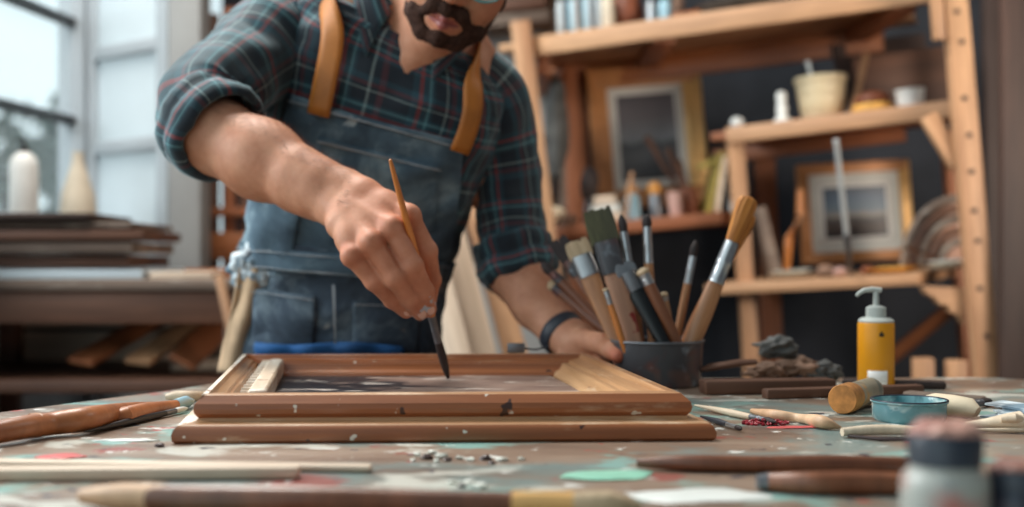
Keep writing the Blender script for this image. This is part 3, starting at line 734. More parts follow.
wear(patch('side_pocket', (262, 182), (306, 205), (296, 262), (248, 246), .0115, 'denim', 16, 16, puff=.004))
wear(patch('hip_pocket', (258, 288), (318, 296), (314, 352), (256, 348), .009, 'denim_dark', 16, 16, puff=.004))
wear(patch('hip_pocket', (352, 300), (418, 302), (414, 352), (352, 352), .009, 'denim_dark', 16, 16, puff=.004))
wear(patch('waistband', (243, 246), (440, 262), (437, 284), (240, 268), .012, 'denim', 40, 5, puff=.001))
for q in (((322, 141), (437, 168), (437, 170), (322, 143)), ((295, 101), (462, 147), (462, 148.5), (295, 102.5)), ((264, 187), (306, 210), (306, 211.5), (264, 188.5)), ((243, 249), (440, 265), (440, 266.2), (243, 250.2)), ((260, 291), (317, 299), (317, 300), (260, 292)), ((354, 303), (417, 305), (417, 306), (354, 304)), ((334, 284), (336, 284), (337, 350), (335, 350)), ((241, 265), (437, 281), (437, 282.2), (241, 266.2))):
    st_ = patch('stitching', *q, .0155, 'stitch', 40, 1, thick=.0004); st_.parent = bib
def strap(lo_px, hi_px, wpx, back_th, tt_=.90):
    t0, a0 = torso_param(*lo_px); t1, a1 = torso_param(*hi_px); pth = []
    for k in range(14): f = k/13; pth.append((t0+(t1-t0)*f, a0+(a1-a0)*f))
    tm, am = pth[-1]
    back = []
    for k in range(1, 16):
        f = k/15; tt = tm+(tt_-tm)*min(1, f*2.2) if f < .5 else tt_-.40*((f-.5)/.5)**1.5; pth.append((tt, am+(back_th-am)*min(1, f*1.5)))
    pts = [torso_pt(t, a, .0115)[0] for t, a in pth]; nr = [torso_pt(t, a)[1] for t, a in pth]; rows = []; uvs = []
    for _ in range(12): pts = [pts[0]]+[(pts[k-1]+pts[k]*2+pts[k+1])/4 for k in range(1, len(pts)-1)]+[pts[-1]]; nr = [nr[0]]+[((nr[k-1]+nr[k]*2+nr[k+1])/4).normalized() for k in range(1, len(nr)-1)]+[nr[-1]]
    pts = [p+n*.004 for p, n in zip(pts, nr)]
    for k, p in enumerate(pts):
        tg = (pts[min(k+1, len(pts)-1)]-pts[max(k-1, 0)]).normalized(); s = tg.cross(nr[k]).normalized()*wpx
        rows.append([p-s, p-s*.5+nr[k]*.001, p+s*.5+nr[k]*.001, p+s]); uvs.append([(x, k*.02) for x in (0, .01, .02, .03)])
    return wear(grid_mesh('strap', rows, uvs, 'leather', None, thick=.003, offset=1.0))
s_ = strap_l = strap((324, 116), (344, 22), .0150, -PI-1.05); s_['label'] = 'mustard brown leather strap'
s_ = strap((454, 150), (463, 70), .0130, 1.05, .97); s_['label'] = 'mustard brown leather strap'
for px, py in ((320, 108), (329, 110)):
    t, a = torso_param(px, py); p, n = torso_pt(t, a, .0155)
    rv = (MB().lathe([(0.0001, .0015), (.002, .0012), (.0026, 0), (.0026, -.003)], 12, Matrix.Translation(p)@n.to_track_quat('Z', 'Y').to_matrix().to_4x4()).done('rivet', 'steel_dull')); rv.parent = strap_l
# trouser legs and boots behind the table
for s in (-1, 1):
    hx = TC(0).x+s*.075
    ctrl = [(V((hx-s*.01, 1.73, hipz+.03)), .088), (V((hx, 1.73, hipz-.10)), .085), (V((hx+s*.015, 1.725, .46)), .070), (V((hx+s*.025, 1.76, .22)), .062), (V((hx+s*.03, 1.775, .07)), .066)]
    o = sleeve('trouser_leg', ctrl, 50, .004, 3.0+s); o.data.materials[0] = MATS['denim_pants']; wear(o)
    b_ = MB(); b_.tube([V((hx+s*.03, 1.82, .035)), V((hx+s*.03, 1.78, .05)), V((hx+s*.033, 1.70, .042)), V((hx+s*.036, 1.63, .030)), V((hx+s*.036, 1.60, .024))], [.036, .050, .048, .042, .020], 20, flat=.72)
    wear(b_.done('boot', 'boot'))
# rags tucked at the hip
b_ = MB()
for k, (px, py, d, s) in enumerate([(252, 262, 1.625, .026), (262, 272, 1.615, .022), (247, 280, 1.63, .020), (272, 262, 1.61, .018), (282, 272, 1.60, .014), (240, 268, 1.645, .016)]):
    b_.blob(P(px, py, d), (s, s*.6, s*.85), k, .26, 4, 2.0)
paint_splashed('rag_painted', (120, 142, 156), [(26, (214, 222, 224), 0.5), (18, (74, 76, 84), 0.58)], 0.9)
o = wear(b_.done('tucked_rag', 'rag_painted', angle=80)); o['label'] = 'crumpled rag stiff with white and blue paint'
rows = []; uvs = []
for i in range(24):
    f = i/23; r = []; u = []
    for j in range(14):
        s = j/13; cx_ = 256-16*f; wd = 34+8*f; x = cx_+wd*(s-.5); y = 268+104*f
        p = P(x, y, 1.615+.02*f+.010*math.sin(s*9+f*2)+.006*noise.noise(V((s*4, f*5, 1)))); r.append(p); u.append((s, f))
    rows.append(r); uvs.append(u)
o = wear(grid_mesh('hanging_cloth', rows, uvs, 'khaki', None, thick=.003)); o['label'] = 'tan cloth hanging from the hip'
rows = []; uvs = []
for i in range(10):
    f = i/9; r = []; u = []
    for j in range(40):
        s = j/39; x = 264+132*s; y0 = 343+2*math.sin(s*7)+3*s; y = y0+(368-y0)*f
        t, th = torso_param(x, min(y, 350)); p, n = torso_pt(t, th, .016+.004*math.sin(s*21)+.003*math.sin(f*9)); p.z = P(x, y, p.y).z; r.append(p); u.append((s, f))
    rows.append(r); uvs.append(u)
o = wear(grid_mesh('pocket_cloth', rows, uvs, 'blue_cloth', None, thick=.003)); o['label'] = 'bright blue cloth at the waist'

# --- beard, moustache, hair, glasses
def hairmesh(name, prims, vox, amp, seed, mat='hair_dark'):
    pts, q = sdf_mesh([prims], vox)
    me = mesh_from(name, pts, q, 1); me.calc_loop_triangles()
    for v in me.vertices:
        n = noise.noise(v.co*260+V((seed, 0, 0)))+.5*noise.noise(v.co*600)
        v.co += v.normal*amp*n*.6
    o = link(name, me, mat); return wear(o)
mou = [cap(H(0, -.0985, -.051), H(-.020, -.091, -.054), .0080, .0082, .006), cap(H(0, -.0985, -.051), H(.020, -.091, -.054), .0080, .0082, .006),
       cap(H(-.020, -.091, -.055), H(-.031, -.077, -.072), .0082, .0072, .006), cap(H(.020, -.091, -.055), H(.031, -.077, -.072), .0082, .0072, .006)]
hairmesh('moustache', mou, .0016, .0014, 1)
brd = [ell(H(0, -.081, -.094), (.021, .010, .013), HN, .01), cap(H(-.031, -.076, -.072), H(-.025, -.075, -.094), .0055, .0075, .01), cap(H(.031, -.076, -.072), H(.025, -.075, -.094), .0055, .0075, .01),
       cap(H(-.025, -.072, -.100), H(-.046, -.038, -.088), .009, .008, .01), cap(H(.025, -.072, -.100), H(.046, -.038, -.088), .009, .008, .01), cap(H(-.046, -.038, -.088), H(-.062, .0, -.050), .010, .006, .01), cap(H(.046, -.038, -.088), H(.062, .0, -.050), .010, .006, .01),
       cap(H(-.062, .0, -.050), H(-.070, .006, .0), .006, .005, .01), cap(H(.062, .0, -.050), H(.070, .006, .0), .006, .005, .01), ell(H(0, -.060, -.101), (.030, .024, .008), HN, .012), cap(H(0, -.092, -.082), H(0, -.089, -.096), .006, .010, .006), ell(H(-.036, -.056, -.078), (.016, .020, .018), HN, .01), ell(H(.036, -.056, -.078), (.016, .020, .018), HN, .01)]
hairmesh('beard', brd, .0018, .0020, 2)
hairmesh('hair', [ell(H(0, .030, .052), (.083, .096, .084), HN, .01), ell(H(0, .07, 0), (.070, .050, .070), HN, .02), ell(H(0, -.080, -.005), (.070, .060, .085), HN, -.012)], .003, .003, 3)
for s in (-1, 1):
    wear(MB().tube([H(s*.012, -.0905, .030), H(s*.030, -.0860, .035), H(s*.048, -.0730, .031)], [.003, .0035, .0018], 8, flat=.7).done('eyebrow', 'hair_dark'))
    g_ = MB(); ring = []
    for k in range(29):
        a = 2*PI*k/28; ring.append(H(s*.034+.027*math.cos(a), -.104+.006*abs(math.cos(a)), -.004+.021*math.sin(a)))
    g_.tube(ring, .0016, 8, cap=False); gl = wear(g_.done('glasses_rim', 'teal_rim' if 'teal_rim' in MATS else (plain('teal_rim', (86, 150, 150), 0.3) and 'teal_rim')))
    lz = MB(); lz.lathe([(.0001, 0), (.026, 0), (.026, .001), (.0001, .0012)], 28, Matrix.Translation(H(s*.034, -.102, -.004))@(HR@Matrix.Rotation(PI/2, 3, 'X')).to_4x4(), cap=False, sy=.78)
    ln_ = lz.done('lens', 'window_glass'); ln_.parent = gl
    wear(MB().tube([H(s*.061, -.098, .004), H(s*.076, -.04, .010), H(s*.081, .012, .012)], .0016, 8).done('temple_arm', 'teal_rim'))
wear(MB().tube([H(-.008, -.106, .002), H(0, -.112, .005), H(.008, -.106, .002)], .0015, 8).done('glasses_bridge', 'teal_rim'))
for s in (-1, 1):
    ey = MB(); ey.blob(H(s*.031, -.0665, .006), (.0118,)*3, 0, 0, 3); eo = wear(ey.done('eye', 'eye_white'))
    ir = MB(); ir.blob(H(s*.031, -.0745, .003), (.0050, .0030, .0050), 0, 0, 2); io = ir.done('iris', 'iris'); io.parent = eo
    ld = MB(); ld.tube([H(s*.018, -.0785, .009), H(s*.031, -.0815, .0125), H(s*.044, -.0760, .009)], [.0020, .0042, .0018], 10, flat=.8); wear(ld.done('eyelid', 'skin'))
# lips
lp, lq = sdf_mesh([[cap(H(-.020, -.0855, -.0650), H(0, -.0965, -.0635), .0030, .0040, .004), cap(H(.020, -.0855, -.0650), H(0, -.0965, -.0635), .0030, .0040, .004)],
                  [cap(H(-.018, -.0860, -.0725), H(0, -.0950, -.0745), .0035, .0055, .004), cap(H(.018, -.0860, -.0725), H(0, -.0950, -.0745), .0035, .0055, .004)]], .001)
wear(link('lips', mesh_from('lips', lp, lq, 1), 'lips'))
# arm hair along the upper edge of the forearm
rng = random.Random(4); vs = []; fs = []; mpt = pts1; nrm = None
tmp = mesh_from('tmp', pts1, q1, 0); nrm = np.array([v.normal[:] for v in tmp.vertices]); bpy.data.meshes.remove(tmp)
ax = (J(350, 200, 1.34)-J(200, 128, 1.45)).normalized(); cand = [i for i in range(len(pts1)) if J(215, 128, 1.45).x < pts1[i][0] < J(352, 200, 1.34).x and nrm[i][2] > -.1 and nrm[i][1] < .55]
for _ in range(2600):
    i = rng.choice(cand); 
    if nrm[i][2] < .55: continue
    p = V(pts1[i]); n = V(nrm[i]); d = (n*.55+ax*.8+V((rng.uniform(-.3, .3), rng.uniform(-.3, .3), rng.uniform(-.2, .3)))).normalized(); L = rng.uniform(.005, .011)
    s = d.cross(n).normalized()*.00012; mid = p+d*L*.55; tip = p+d*L+ax*.0015-n*.001; k = len(vs)
    vs += [p-s, p+s, mid+s*.8, mid-s*.8, tip]; fs += [(k, k+1, k+2, k+3), (k+3, k+2, k+4)]
me = bpy.data.meshes.new('arm_hair'); me.from_pydata([tuple(v) for v in vs], [], fs); o = wear(link('arm_hair', me, 'arm_hair_brown')); o['kind'] = 'stuff'
# nails
def nail(tip, prev, out, w_):
    ax_ = (tip-prev).normalized(); n = (out-ax_*out.dot(ax_)).normalized(); s = ax_.cross(n); R_ = Matrix((s, ax_, n)).transposed()
    me_, = [MB()]
    me_.blob((0, 0, 0), (w_*.62, w_*.75, w_*.18), 1, 0, 3); bmesh.ops.transform(me_.bm, matrix=Matrix.Translation(tip+n*(w_*.93))@R_.to_4x4(), verts=me_.bm.verts)
    return wear(me_.done('nail', 'nail'))
for f_ in 'mrpi':
    js = fingers[f_]; nail(js[3]+(js[2]-js[3])*.15, js[2], V((.15, -1, .15)), fr[f_][3])
# wristband
c = P(563, 334, 1.558); d = (P(571, 339, 1.545)-P(538, 302, 1.60)).normalized(); a = d.cross(V((0, 1, 0))).normalized(); b2 = d.cross(a)
rows = []; uvs = []
for z, rr in ((-.5, .0285), (-.35, .0315), (.35, .0305), (.5, .0275)):
    rows.append([c+d*(z*.021)+a*math.cos(2*PI*k/40)*rr+b2*math.sin(2*PI*k/40)*rr for k in range(40)]); uvs.append([(k/40, z) for k in range(41)])
o = wear(grid_mesh('wristband', rows, uvs, 'watch_band', None, closed=True, thick=.0025)); o['label'] = 'dark blue-grey strap around the wrist'

# ------------------------------------------------------------------ the setting
def struct(o): o['kind'] = 'structure'; return o
struct(MB().box((0, 0, -.02), (6, 6.5, .04)).done('floor', 'dark_wood', None, (.6, 2.0, 0)))
def wall_seg(name, a, b, z0, z1, mat, th=.06):
    a = V((a[0], a[1], 0)); b = V((b[0], b[1], 0)); m = (a+b)/2; ang = math.atan2(b.y-a.y, b.x-a.x)
    return struct(MB().box((0, 0, (z0+z1)/2), ((b-a).length, th, z1-z0)).done(name, mat, None, m, (0, 0, ang)))
wall_seg('wall_back', (-.80, 3.34), (3.2, 3.34), 0, 2.7, 'charcoal')
wall_seg('wall_right', (1.62, 1.9), (1.72, 3.3), 0, 2.7, 'charcoal')
# window side on the left
WA = (-1.24, 2.05); WB = (-1.115, 3.12)
wall_seg('wall_left', WA, WB, 0, 1.02, 'grey_white_paint')
wd = (V((WB[0], WB[1], 0))-V((WA[0], WA[1], 0))); wl = wd.length; wang = math.atan2(wd.y, wd.x)
wr_ = thing('window_1', None, None, (WA[0], WA[1], 1.02), (0, 0, wang)); wr_['kind'] = 'structure'
f_ = MB(); f_.box((wl/2, 0, .02), (wl, .09, .04), bev=.004)
f_.box((.02, 0, .8), (.05, .07, 1.6), bev=.004); f_.box((wl-.035, 0, .8), (.07, .07, 1.6), bev=.004); f_.box((wl/2, 0, 1.58), (wl, .07, .05), bev=.004)
f_.done('window_frame', 'grey_white_paint', wr_)
for z in (.285, .535, .95, 1.3): MB().box((wl/2, 0, z), (wl-.1, .03, .022), bev=.003).done('glazing_bar', 'black', wr_)
MB().box((.42, 0, .79), (.022, .03, 1.5), bev=.003).done('glazing_bar', 'black', wr_)
MB().box((wl/2, .0, .79), (wl-.1, .006, 1.5)).done('window_pane', 'window_glass', wr_)
struct(MB().box((wl/2, -.10, -.012), (wl, .16, .025), bev=.003).done('trim_1', 'grey_white_paint', None, (WA[0], WA[1], 1.02), (0, 0, wang)))   # sill
# white panelled shutter and pillar
def shutter():
    a = P(92, 0, 3.10); b = P(176, 0, 2.88); ang = math.atan2(b.y-a.y, b.x-a.x); L = math.hypot(b.x-a.x, b.y-a.y)
    r = thing('panelled_shutter', 'tall white panelled wooden shutter beside the window', 'shutter', (a.x, a.y, .0), (0, 0, ang))
    MB().box((L/2, 0, 1.2), (L, .02, 2.4), bev=.003).done('panel', 'panel_white', r)
    for x in (.022, L-.022): MB().box((x, -.018, 1.2), (.044, .018, 2.4), bev=.004).done('stile', 'grey_white_paint', r)
    for z in (.04, .70, 1.235, 1.475, 1.80, 2.36): MB().box((L/2, -.017, z), (L-.088, .016, .035), bev=.004).done('rail', 'grey_white_paint', r)
shutter()
pl = P(190, 0, 2.86); struct(MB().box((0, 0, 1.25), (.075, .10, 2.5), bev=.004).done('trim_2', 'pillar_grey', None, (pl.x, pl.y, 0)))
pl = P(98, 0, 3.14); struct(MB().box((0, 0, 1.25), (.06, .06, 2.5), bev=.004).done('trim_3', 'grey_white_paint', None, (pl.x, pl.y, 0)))
# trees outside
rng = random.Random(11)
def tree(x, y, h, r, label):
    t = thing('tree', label, 'tree', (x, y, -.0)); b_ = MB(); b_.tube([(0, 0, 0), (.1, 0, h*.5), (.05, .1, h*.8)], [.16, .11, .05], 10).done('trunk', 'bark', t)
    vs = []; fs = []
    for k in range(1300):
        d = V((rng.gauss(0, 1), rng.gauss(0, 1), rng.gauss(0, .8))).normalized()*rng.uniform(.35, 1)**.5*r; c = V((0, 0, h*.62))+V((d.x, d.y, d.z*1.25))
        s = rng.uniform(.05, .11); n = V((rng.gauss(0, 1), rng.gauss(0, 1), rng.gauss(0, 1))).normalized(); a = n.orthogonal().normalized()*s; b2 = n.cross(a)*.6
        i = len(vs); vs += [c-a, c-b2, c+a, c+b2]; fs.append((i, i+1, i+2, i+3))
    me = bpy.data.meshes.new('foliage'); me.from_pydata([tuple(v) for v in vs], [], fs); link('foliage', me, 'leaf_green', t)
tree(-4.3, 10.0, 2.1, .8, 'low green tree outside, in the lower left part of the window')
tree(-4.1, 12.5, 3.4, .8, 'taller green tree outside, nearer the right jamb of the window')
struct(MB().box((0, 0, -.05), (14, 22, .04)).done('ground', 'ground', None, (-9.5, 8, -.1)))

# ------------------------------------------------------------------ worktable
tt = thing('worktable', 'wooden worktable splashed with teal, white and red paint, in front of the man', 'table', (0.1, 1.1, 0))
poly = [(-.50, .42), (1.05, .42), (1.00, 1.47), (.70, 1.555), (-.335, 1.505), (-.425, 1.345), (-.66, 1.02), (-.72, .80)]
poly = [(-.86, .42), (1.05, .42), (.86, 1.30), (.62, 1.545), (-.345, 1.515), (-.40, 1.39), (-.52, 1.175), (-.72, .88)]
MB().prism([(x-.1, y-1.1) for x, y in poly], .035, Matrix.Translation((0, 0, TZ-.035))).done('tabletop', 'table_top', tt, bev=.004)
for x, y in ((-.62, .55), (.85, .55), (.55, 1.40), (-.30, 1.42)):
    MB().box((x-.1, y-1.1, .38), (.07, .07, .765), bev=.004).done('leg', 'brown_wood', tt)
MB().box((.0, -.55, .72), (1.4, .03, .09), bev=.003).done('apron_board', 'brown_wood', tt); MB().box((.02, .33, .72), (.85, .03, .09), bev=.003).done('apron_board', 'brown_wood', tt)

# ------------------------------------------------------------------ the frame being painted
FZ = TZ
fl_ = V((-.2615, 1.003)); fr_ = V((.1475, 1.019)); br_ = V((.0945, 1.452)); bl_ = V((-.3245, 1.440))     # corners of the upper tier's outer edge
cen = (fl_+fr_+br_+bl_)/4
fo = thing('picture_frame', 'large orange-brown stepped wooden frame lying flat on the table under the brush', 'picture frame', (cen.x, cen.y, FZ))
PROF = [(-.0175, .0), (-.0200, .0025), (-.0205, .007), (-.0190, .0115), (-.0165, .0142), (-.0150, .0152), (-.0090, .0158), (-.0020, .0170), (-.0005, .0190), (-.0035, .0225), (-.0045, .0265), (-.0035, .0310), (.0000, .0345), (.0030, .0375),
        (.0060, .0385), (.0130, .0385), (.0150, .0372), (.0165, .0345), (.0190, .0335), (.0300, .0318), (.0320, .0295), (.0345, .0290), (.0375, .0300), (.0400, .0295), (.0415, .0265), (.0440, .0230), (.0500, .0200), (.0520, .0165), (.0520, .006), (.0460, .0), (-.0175, 0)]
def rail(c0, c1, p0, n1, mat, name='frame_rail', us=1.0, lips='frame_wood_highlight'):
    """moulding from corner c0 to c1, mitred against neighbours p0 (before c0) and n1 (after c1)"""
    d = (c1-c0).normalized(); dp = (c0-p0).normalized(); dn = (n1-c1).normalized()
    inn = V((-d.y, d.x)); 
    def miter(da, db):
        na = V((-da.y, da.x)); nb = V((-db.y, db.x)); m_ = (na+nb).normalized(); return m_/m_.dot(nb)
    m0 = miter(dp, d); m1 = miter(d, dn); mid = (c0+c1)/2; ang = math.atan2(d.y, d.x); Rm = Matrix.Rotation(-ang, 2)
    b_ = MB(); rings = []; n = 24
    for k in range(n+1):
        f = k/n; r = []
        for u, z in PROF[:-1]:
            u = u*us if u > 0 else u
            p = (c0+m0*u).lerp(c1+m1*u, f)-mid; p = Rm@p; r.append(b_.bm.verts.new((p.x, p.y, z)))
        rings.append(r)
    m = len(PROF)-1
    for A_, B_ in zip(rings, rings[1:]):
        for i in range(m):
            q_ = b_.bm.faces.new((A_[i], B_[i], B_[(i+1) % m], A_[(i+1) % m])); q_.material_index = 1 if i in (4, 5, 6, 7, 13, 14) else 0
    b_.bm.faces.new(rings[0]); b_.bm.faces.new(rings[-1][::-1])
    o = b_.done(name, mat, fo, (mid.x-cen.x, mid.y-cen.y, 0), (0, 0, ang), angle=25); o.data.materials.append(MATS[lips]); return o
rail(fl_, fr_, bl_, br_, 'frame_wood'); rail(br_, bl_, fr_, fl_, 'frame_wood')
o = rail(fr_, br_, fl_, bl_, 'frame_wood_pale'); o['label'] = 'pale rail on the right side with painted-in sky sheen'  # sky sheen and paint residue both put into this rail's paler colour
o = rail(bl_, fl_, br_, fr_, 'frame_wood_pale', us=.5, lips='frame_wood_white'); o['label'] = 'left rail with whitened outer edge'  # white outer edge puts daylight gleam into the colour, along with paint residue
pb = MB(); ins = []
for c_, s in ((fl_, (1, 1)), (fr_, (-1, 1)), (br_, (-1, -1)), (bl_, (1, -1))): ins.append((c_.x+s[0]*(.051 if s[0] < 0 else .024)-cen.x, c_.y+s[1]*.051-cen.y))
PZ = .0165
pb.prism(ins, .006, Matrix.Translation((0, 0, PZ-.006))).done('painted_board', 'canvas_paint', fo)
# carved toothed strip resting inside the left rail
s0 = P(252, 404, 1.10); s1 = P(273, 363, 1.375); s0.z = s1.z = 0
side = (bl_-fl_).normalized(); sx = V((side.x, side.y, 0)); across = V((sx.y, -sx.x, 0))
b0 = V((fl_.x, fl_.y, 0))+sx*.058+across*.0290; ln = .345
ct = thing('carved_strip', 'pale toothed strip of moulding lying inside the left rail of the frame', 'moulding', (b0.x, b0.y, FZ+PZ), (0, 0, math.atan2(sx.y, sx.x)))
b_ = MB(); pr = [(0, -.006), (ln-.010, -.006), (ln-.002, -.009), (ln, -.014), (ln-.002, -.020), (ln-.010, -.023), (0, -.023)]
b_.prism(pr, .019).done('strip', 'frame_wood_white', ct, bev=.003)
b_ = MB()
for k in range(24):
    x = .006+k*(ln-.03)/23
    b_.prism([(x-.0026, -.007), (x+.0026, -.007), (x+.0040, -.001), (x+.0030, .0010)], .0035, Matrix.Translation((0, 0, .014+.0015*(k % 2))))
b_.done('teeth', 'frame_wood_white', ct)

# ------------------------------------------------------------------ brushes
def round_brush(tip, end, label, r=.004, ferr=.25, bris=.12, handle='handle_wood', bristle='bristle_dark', metal='steel', bulge=1.5, group=None, flat=1.0, name='paintbrush', bw=None, taper=.35, swell=.30, flare=False):
    """a brush with its bristle tip at tip and the handle end at end; local Z runs from the handle end to the tip"""
    tip = V(tip); end = V(end); L = (tip-end).length; root = thing(name, label, 'paintbrush', end, zrot(tip-end), group)
    zh = L*(1-ferr-bris); zf = L*(1-bris); bw = bw or r
    n = 20; pr = [(r*.12, 0), (r*taper*.75, .001)]
    for k in range(1, n+1):
        f = k/n; s = taper+(bulge-taper)*math.sin(min(1, f/(1-swell))*PI/2)**1.2 if f < 1-swell else bulge+(1-bulge)*((f-(1-swell))/swell)**1.5
        pr.append((r*s, zh*f))
    MB().lathe(pr, 20, sy=flat if flat >= .5 else .5).done('handle', handle, root)
    MB().lathe([(r*1.02, zh-.001), (r*1.06, zh+.0015), (r*1.0, zh+.003), (r*1.0, zh+(zf-zh)*.45), (r*1.08, zh+(zf-zh)*.5), (r*1.0, zh+(zf-zh)*.55), (bw*1.0, zf)], 24, sy=1.0 if flat >= .5 else (flat+.5)/2).done('ferrule', metal, root)
    b_ = MB(); m = 26; H_ = L-zf
    prb = [(bw*.96, zf-.001), (bw*1.12, zf+H_*.35), (bw*.95, zf+H_*.65), (bw*.45, zf+H_*.9), (bw*.08, L)] if not flare else [(bw*.94, zf-.001), (bw*1.1, zf+H_*.3), (bw*1.35, zf+H_*.65), (bw*1.42, zf+H_*.85), (bw*1.15, zf+H_*.96), (bw*.4, L)]
    b_.lathe(prb, m, sy=flat)
    for v in b_.bm.verts:
        a = math.atan2(v.co.y, v.co.x); s = 1+.07*math.sin(a*11)*(v.co.z > zf); v.co.x *= s; v.co.y *= s
    b_.done('bristles', bristle, root); return root
def flat_brush(tip, end, label, wid, handle='handle_wood', bristle='bristle_pale', metal='steel', bl=.22, fl=.16, thick=.010, hw=.62, end_w=.35, group=None, yaw=0.0):
    tip = V(tip); end = V(end); L = (tip-end).length; q = zrot(tip-end)
    root = thing('flat_brush', label, 'paintbrush', end, q@Euler((0, 0, yaw)).to_quaternion(), group)
    zh = L*(1-bl-fl); zf = L*(1-bl); w = wid/2
    b_ = MB(); rows = []
    for f, ww in ((0, end_w*.5), (.02, end_w*.8), (.15, end_w), (.5, hw*.85), (.75, hw), (.92, hw*1.1), (1, .92)):
        rows.append((zh*f, w*ww, thick*.5*(1 if f < .9 else 1)))
    def loft(rows, nm, mt):
        b_ = MB(); rs = []
        for z, a, t in rows:
            r = []
            for k in range(20):
                an = 2*PI*k/20; c_, s_ = math.cos(an), math.sin(an)
                r.append(b_.bm.verts.new((math.copysign(abs(c_)**.6, c_)*a, math.copysign(abs(s_)**.6, s_)*t, z)))
            rs.append(r)
        for A_, B_ in zip(rs, rs[1:]):
            for i in range(20): b_.bm.faces.new((A_[i], A_[(i+1) % 20], B_[(i+1) % 20], B_[i]))
        b_.bm.faces.new(rs[0][::-1]); b_.bm.faces.new(rs[-1]); return b_.done(nm, mt, root)
    loft(rows, 'handle', handle)
    loft([(zh-.002, w*.98, thick*.62), (zh+.002, w*1.0, thick*.66), (zf, w, thick*.66)], 'ferrule', metal)
    b_ = MB(); n = 26
    for k in range(n):
        x = -w*.94+2*w*.94*k/(n-1); dx = x*(.05)
        b_.tube([(x, 0, zf-.002), (x+dx*.5, 0, zf+(L-zf)*.5), (x+dx, 0, L-random.random()*.008)], [w*2/n*.75, w*2/n*.8, w*2/n*.35], 6, flat=thick*.5/(w*2/n*.8)*.8, up=V((1, 0, 0)))
    b_.done('bristles', bristle, root)
    return root
# brush in the right hand
round_brush(P(449, 381.5, 1.365), P(390, 159, 1.252), 'slim orange-handled brush held in the man\'s hand, its dark tip on the painting', r=.0045, ferr=.12, bris=.19, handle='handle_orange', bristle='bristle_dark', metal='steel_dull', bulge=1.0, taper=.5)

# tin pot
PC = P(657, 400, 1.452); PC.z = TZ
pot = thing('tin_pot', 'dark tin pot stained with red and brown paint, crammed with brushes', 'pot', PC)
PR = .0555; PH = .0535
MB().lathe([(.0001, .0), (PR*.90, 0), (PR*.94, .002), (PR, PH), (PR-.0015, PH+.001), (PR*.93, .004), (.0001, .004)], 48, cap=False).done('body', 'pot_metal', pot)
ring = [(math.cos(2*PI*k/48)*PR, math.sin(2*PI*k/48)*PR, PH) for k in range(49)]
MB().tube(ring, .0018, 8, cap=False).done('rim', 'steel_dull', pot)
def inpot(ang, r_): return V((PC.x+math.cos(ang)*r_, PC.y+math.sin(ang)*r_, TZ+.008))
def through(tip, ex, ey=343, ed=1.45, dz=.045):
    """continue the line from the tip through the rim point down into the pot"""
    a = V(tip); b_ = P(ex, ey, ed); d = (b_-a).normalized(); k = (TZ+.009-a.z)/d.z; e = a+d*k
    v = V((e.x-PC.x, e.y-PC.y)); 
    if v.length > PR*.80:
        k2 = (b_.z-dz*.6-a.z)/d.z; e = a+d*k2; v = V((e.x-PC.x, e.y-PC.y))
    if v.length > PR*.80: v = v.normalized()*PR*.80; e = V((PC.x+v.x, PC.y+v.y, e.z))
    return e
G = None
def pb_(tx, ty, td, ex, ed): t = P(tx, ty, td); return t, through(t, ex, 343, ed)
t, e = pb_(575, 240, 1.50, 617, 1.46); flat_brush(t, e, 'wide flat brush with pale bristles and broad tan handle, left in the tin pot', .026, 'handle_wood', 'bristle_pale', 'steel', .12, .14, .009, .85, .7)
t, e = pb_(596, 208, 1.47, 634, 1.44); flat_brush(t, e, 'wide brush with olive bristles and red-stained handle in the tin pot', .030, 'handle_red_stained', 'bristle_green', 'pot_metal', .20, .18, .012, .82, .6)
t, e = pb_(605, 288, 1.42, 623, 1.42); round_brush(t, e, 'thin orange-yellow handle in the tin pot, in front of the red-stained brush', r=.0035, ferr=.14, bris=.03, handle='handle_orange', bristle='bristle_pale', bulge=1.2)
t, e = pb_(621, 214, 1.47, 641, 1.46); round_brush(t, e, 'slender dark-tipped round brush with silver ferrule, left of the most vertical one in the pot', r=.0052, ferr=.20, bris=.11, handle='handle_wood', bulge=1.1)
t, e = pb_(646.5, 214, 1.47, 652, 1.46); round_brush(t, e, 'dark-tipped round brush with silver ferrule, the most vertical one in the pot', r=.0056, ferr=.22, bris=.08, handle='handle_wood', bulge=1.1)
t, e = pb_(622, 262, 1.43, 665, 1.41); flat_brush(t, e, 'fat black-handled brush with grey ferrule leaning in the tin pot', .018, 'black_gloss', 'steel_dull', 'steel_dull', .10, .16, .012, 1.15, .8)
t, e = pb_(641, 268, 1.42, 678, 1.42); round_brush(t, e, 'dark brown handle with pale tip leaning across the black one in the tin pot', r=.0072, ferr=.10, bris=.06, handle='handle_brown', bristle='bristle_pale', bulge=1.1, taper=.8)
t, e = pb_(696, 240, 1.49, 676, 1.49); round_brush(t, e, 'short thin brush with silver ferrule left of the big orange one in the pot', r=.0048, ferr=.20, bris=.12, handle='handle_wood', bristle='bristle_dark', bulge=1.05)
t, e = pb_(750, 197, 1.44, 692, 1.43); round_brush(t, e, 'big round brush with orange bristles and long silver ferrule, tallest in the tin pot', r=.0095, ferr=.22, bris=.25, handle='handle_wood', bristle='bristle_orange', bulge=1.15, bw=.0088, flat=.6, taper=.6, flare=True)
t, e = pb_(749, 212, 1.475, 686, 1.485); round_brush(t, e, 'second orange-bristled brush half hidden behind the tallest one in the tin pot', r=.0080, ferr=.20, bris=.30, handle='handle_orange', bristle='bristle_orange', metal='steel_dull', bulge=1.1, bw=.009, flat=.6, flare=True)
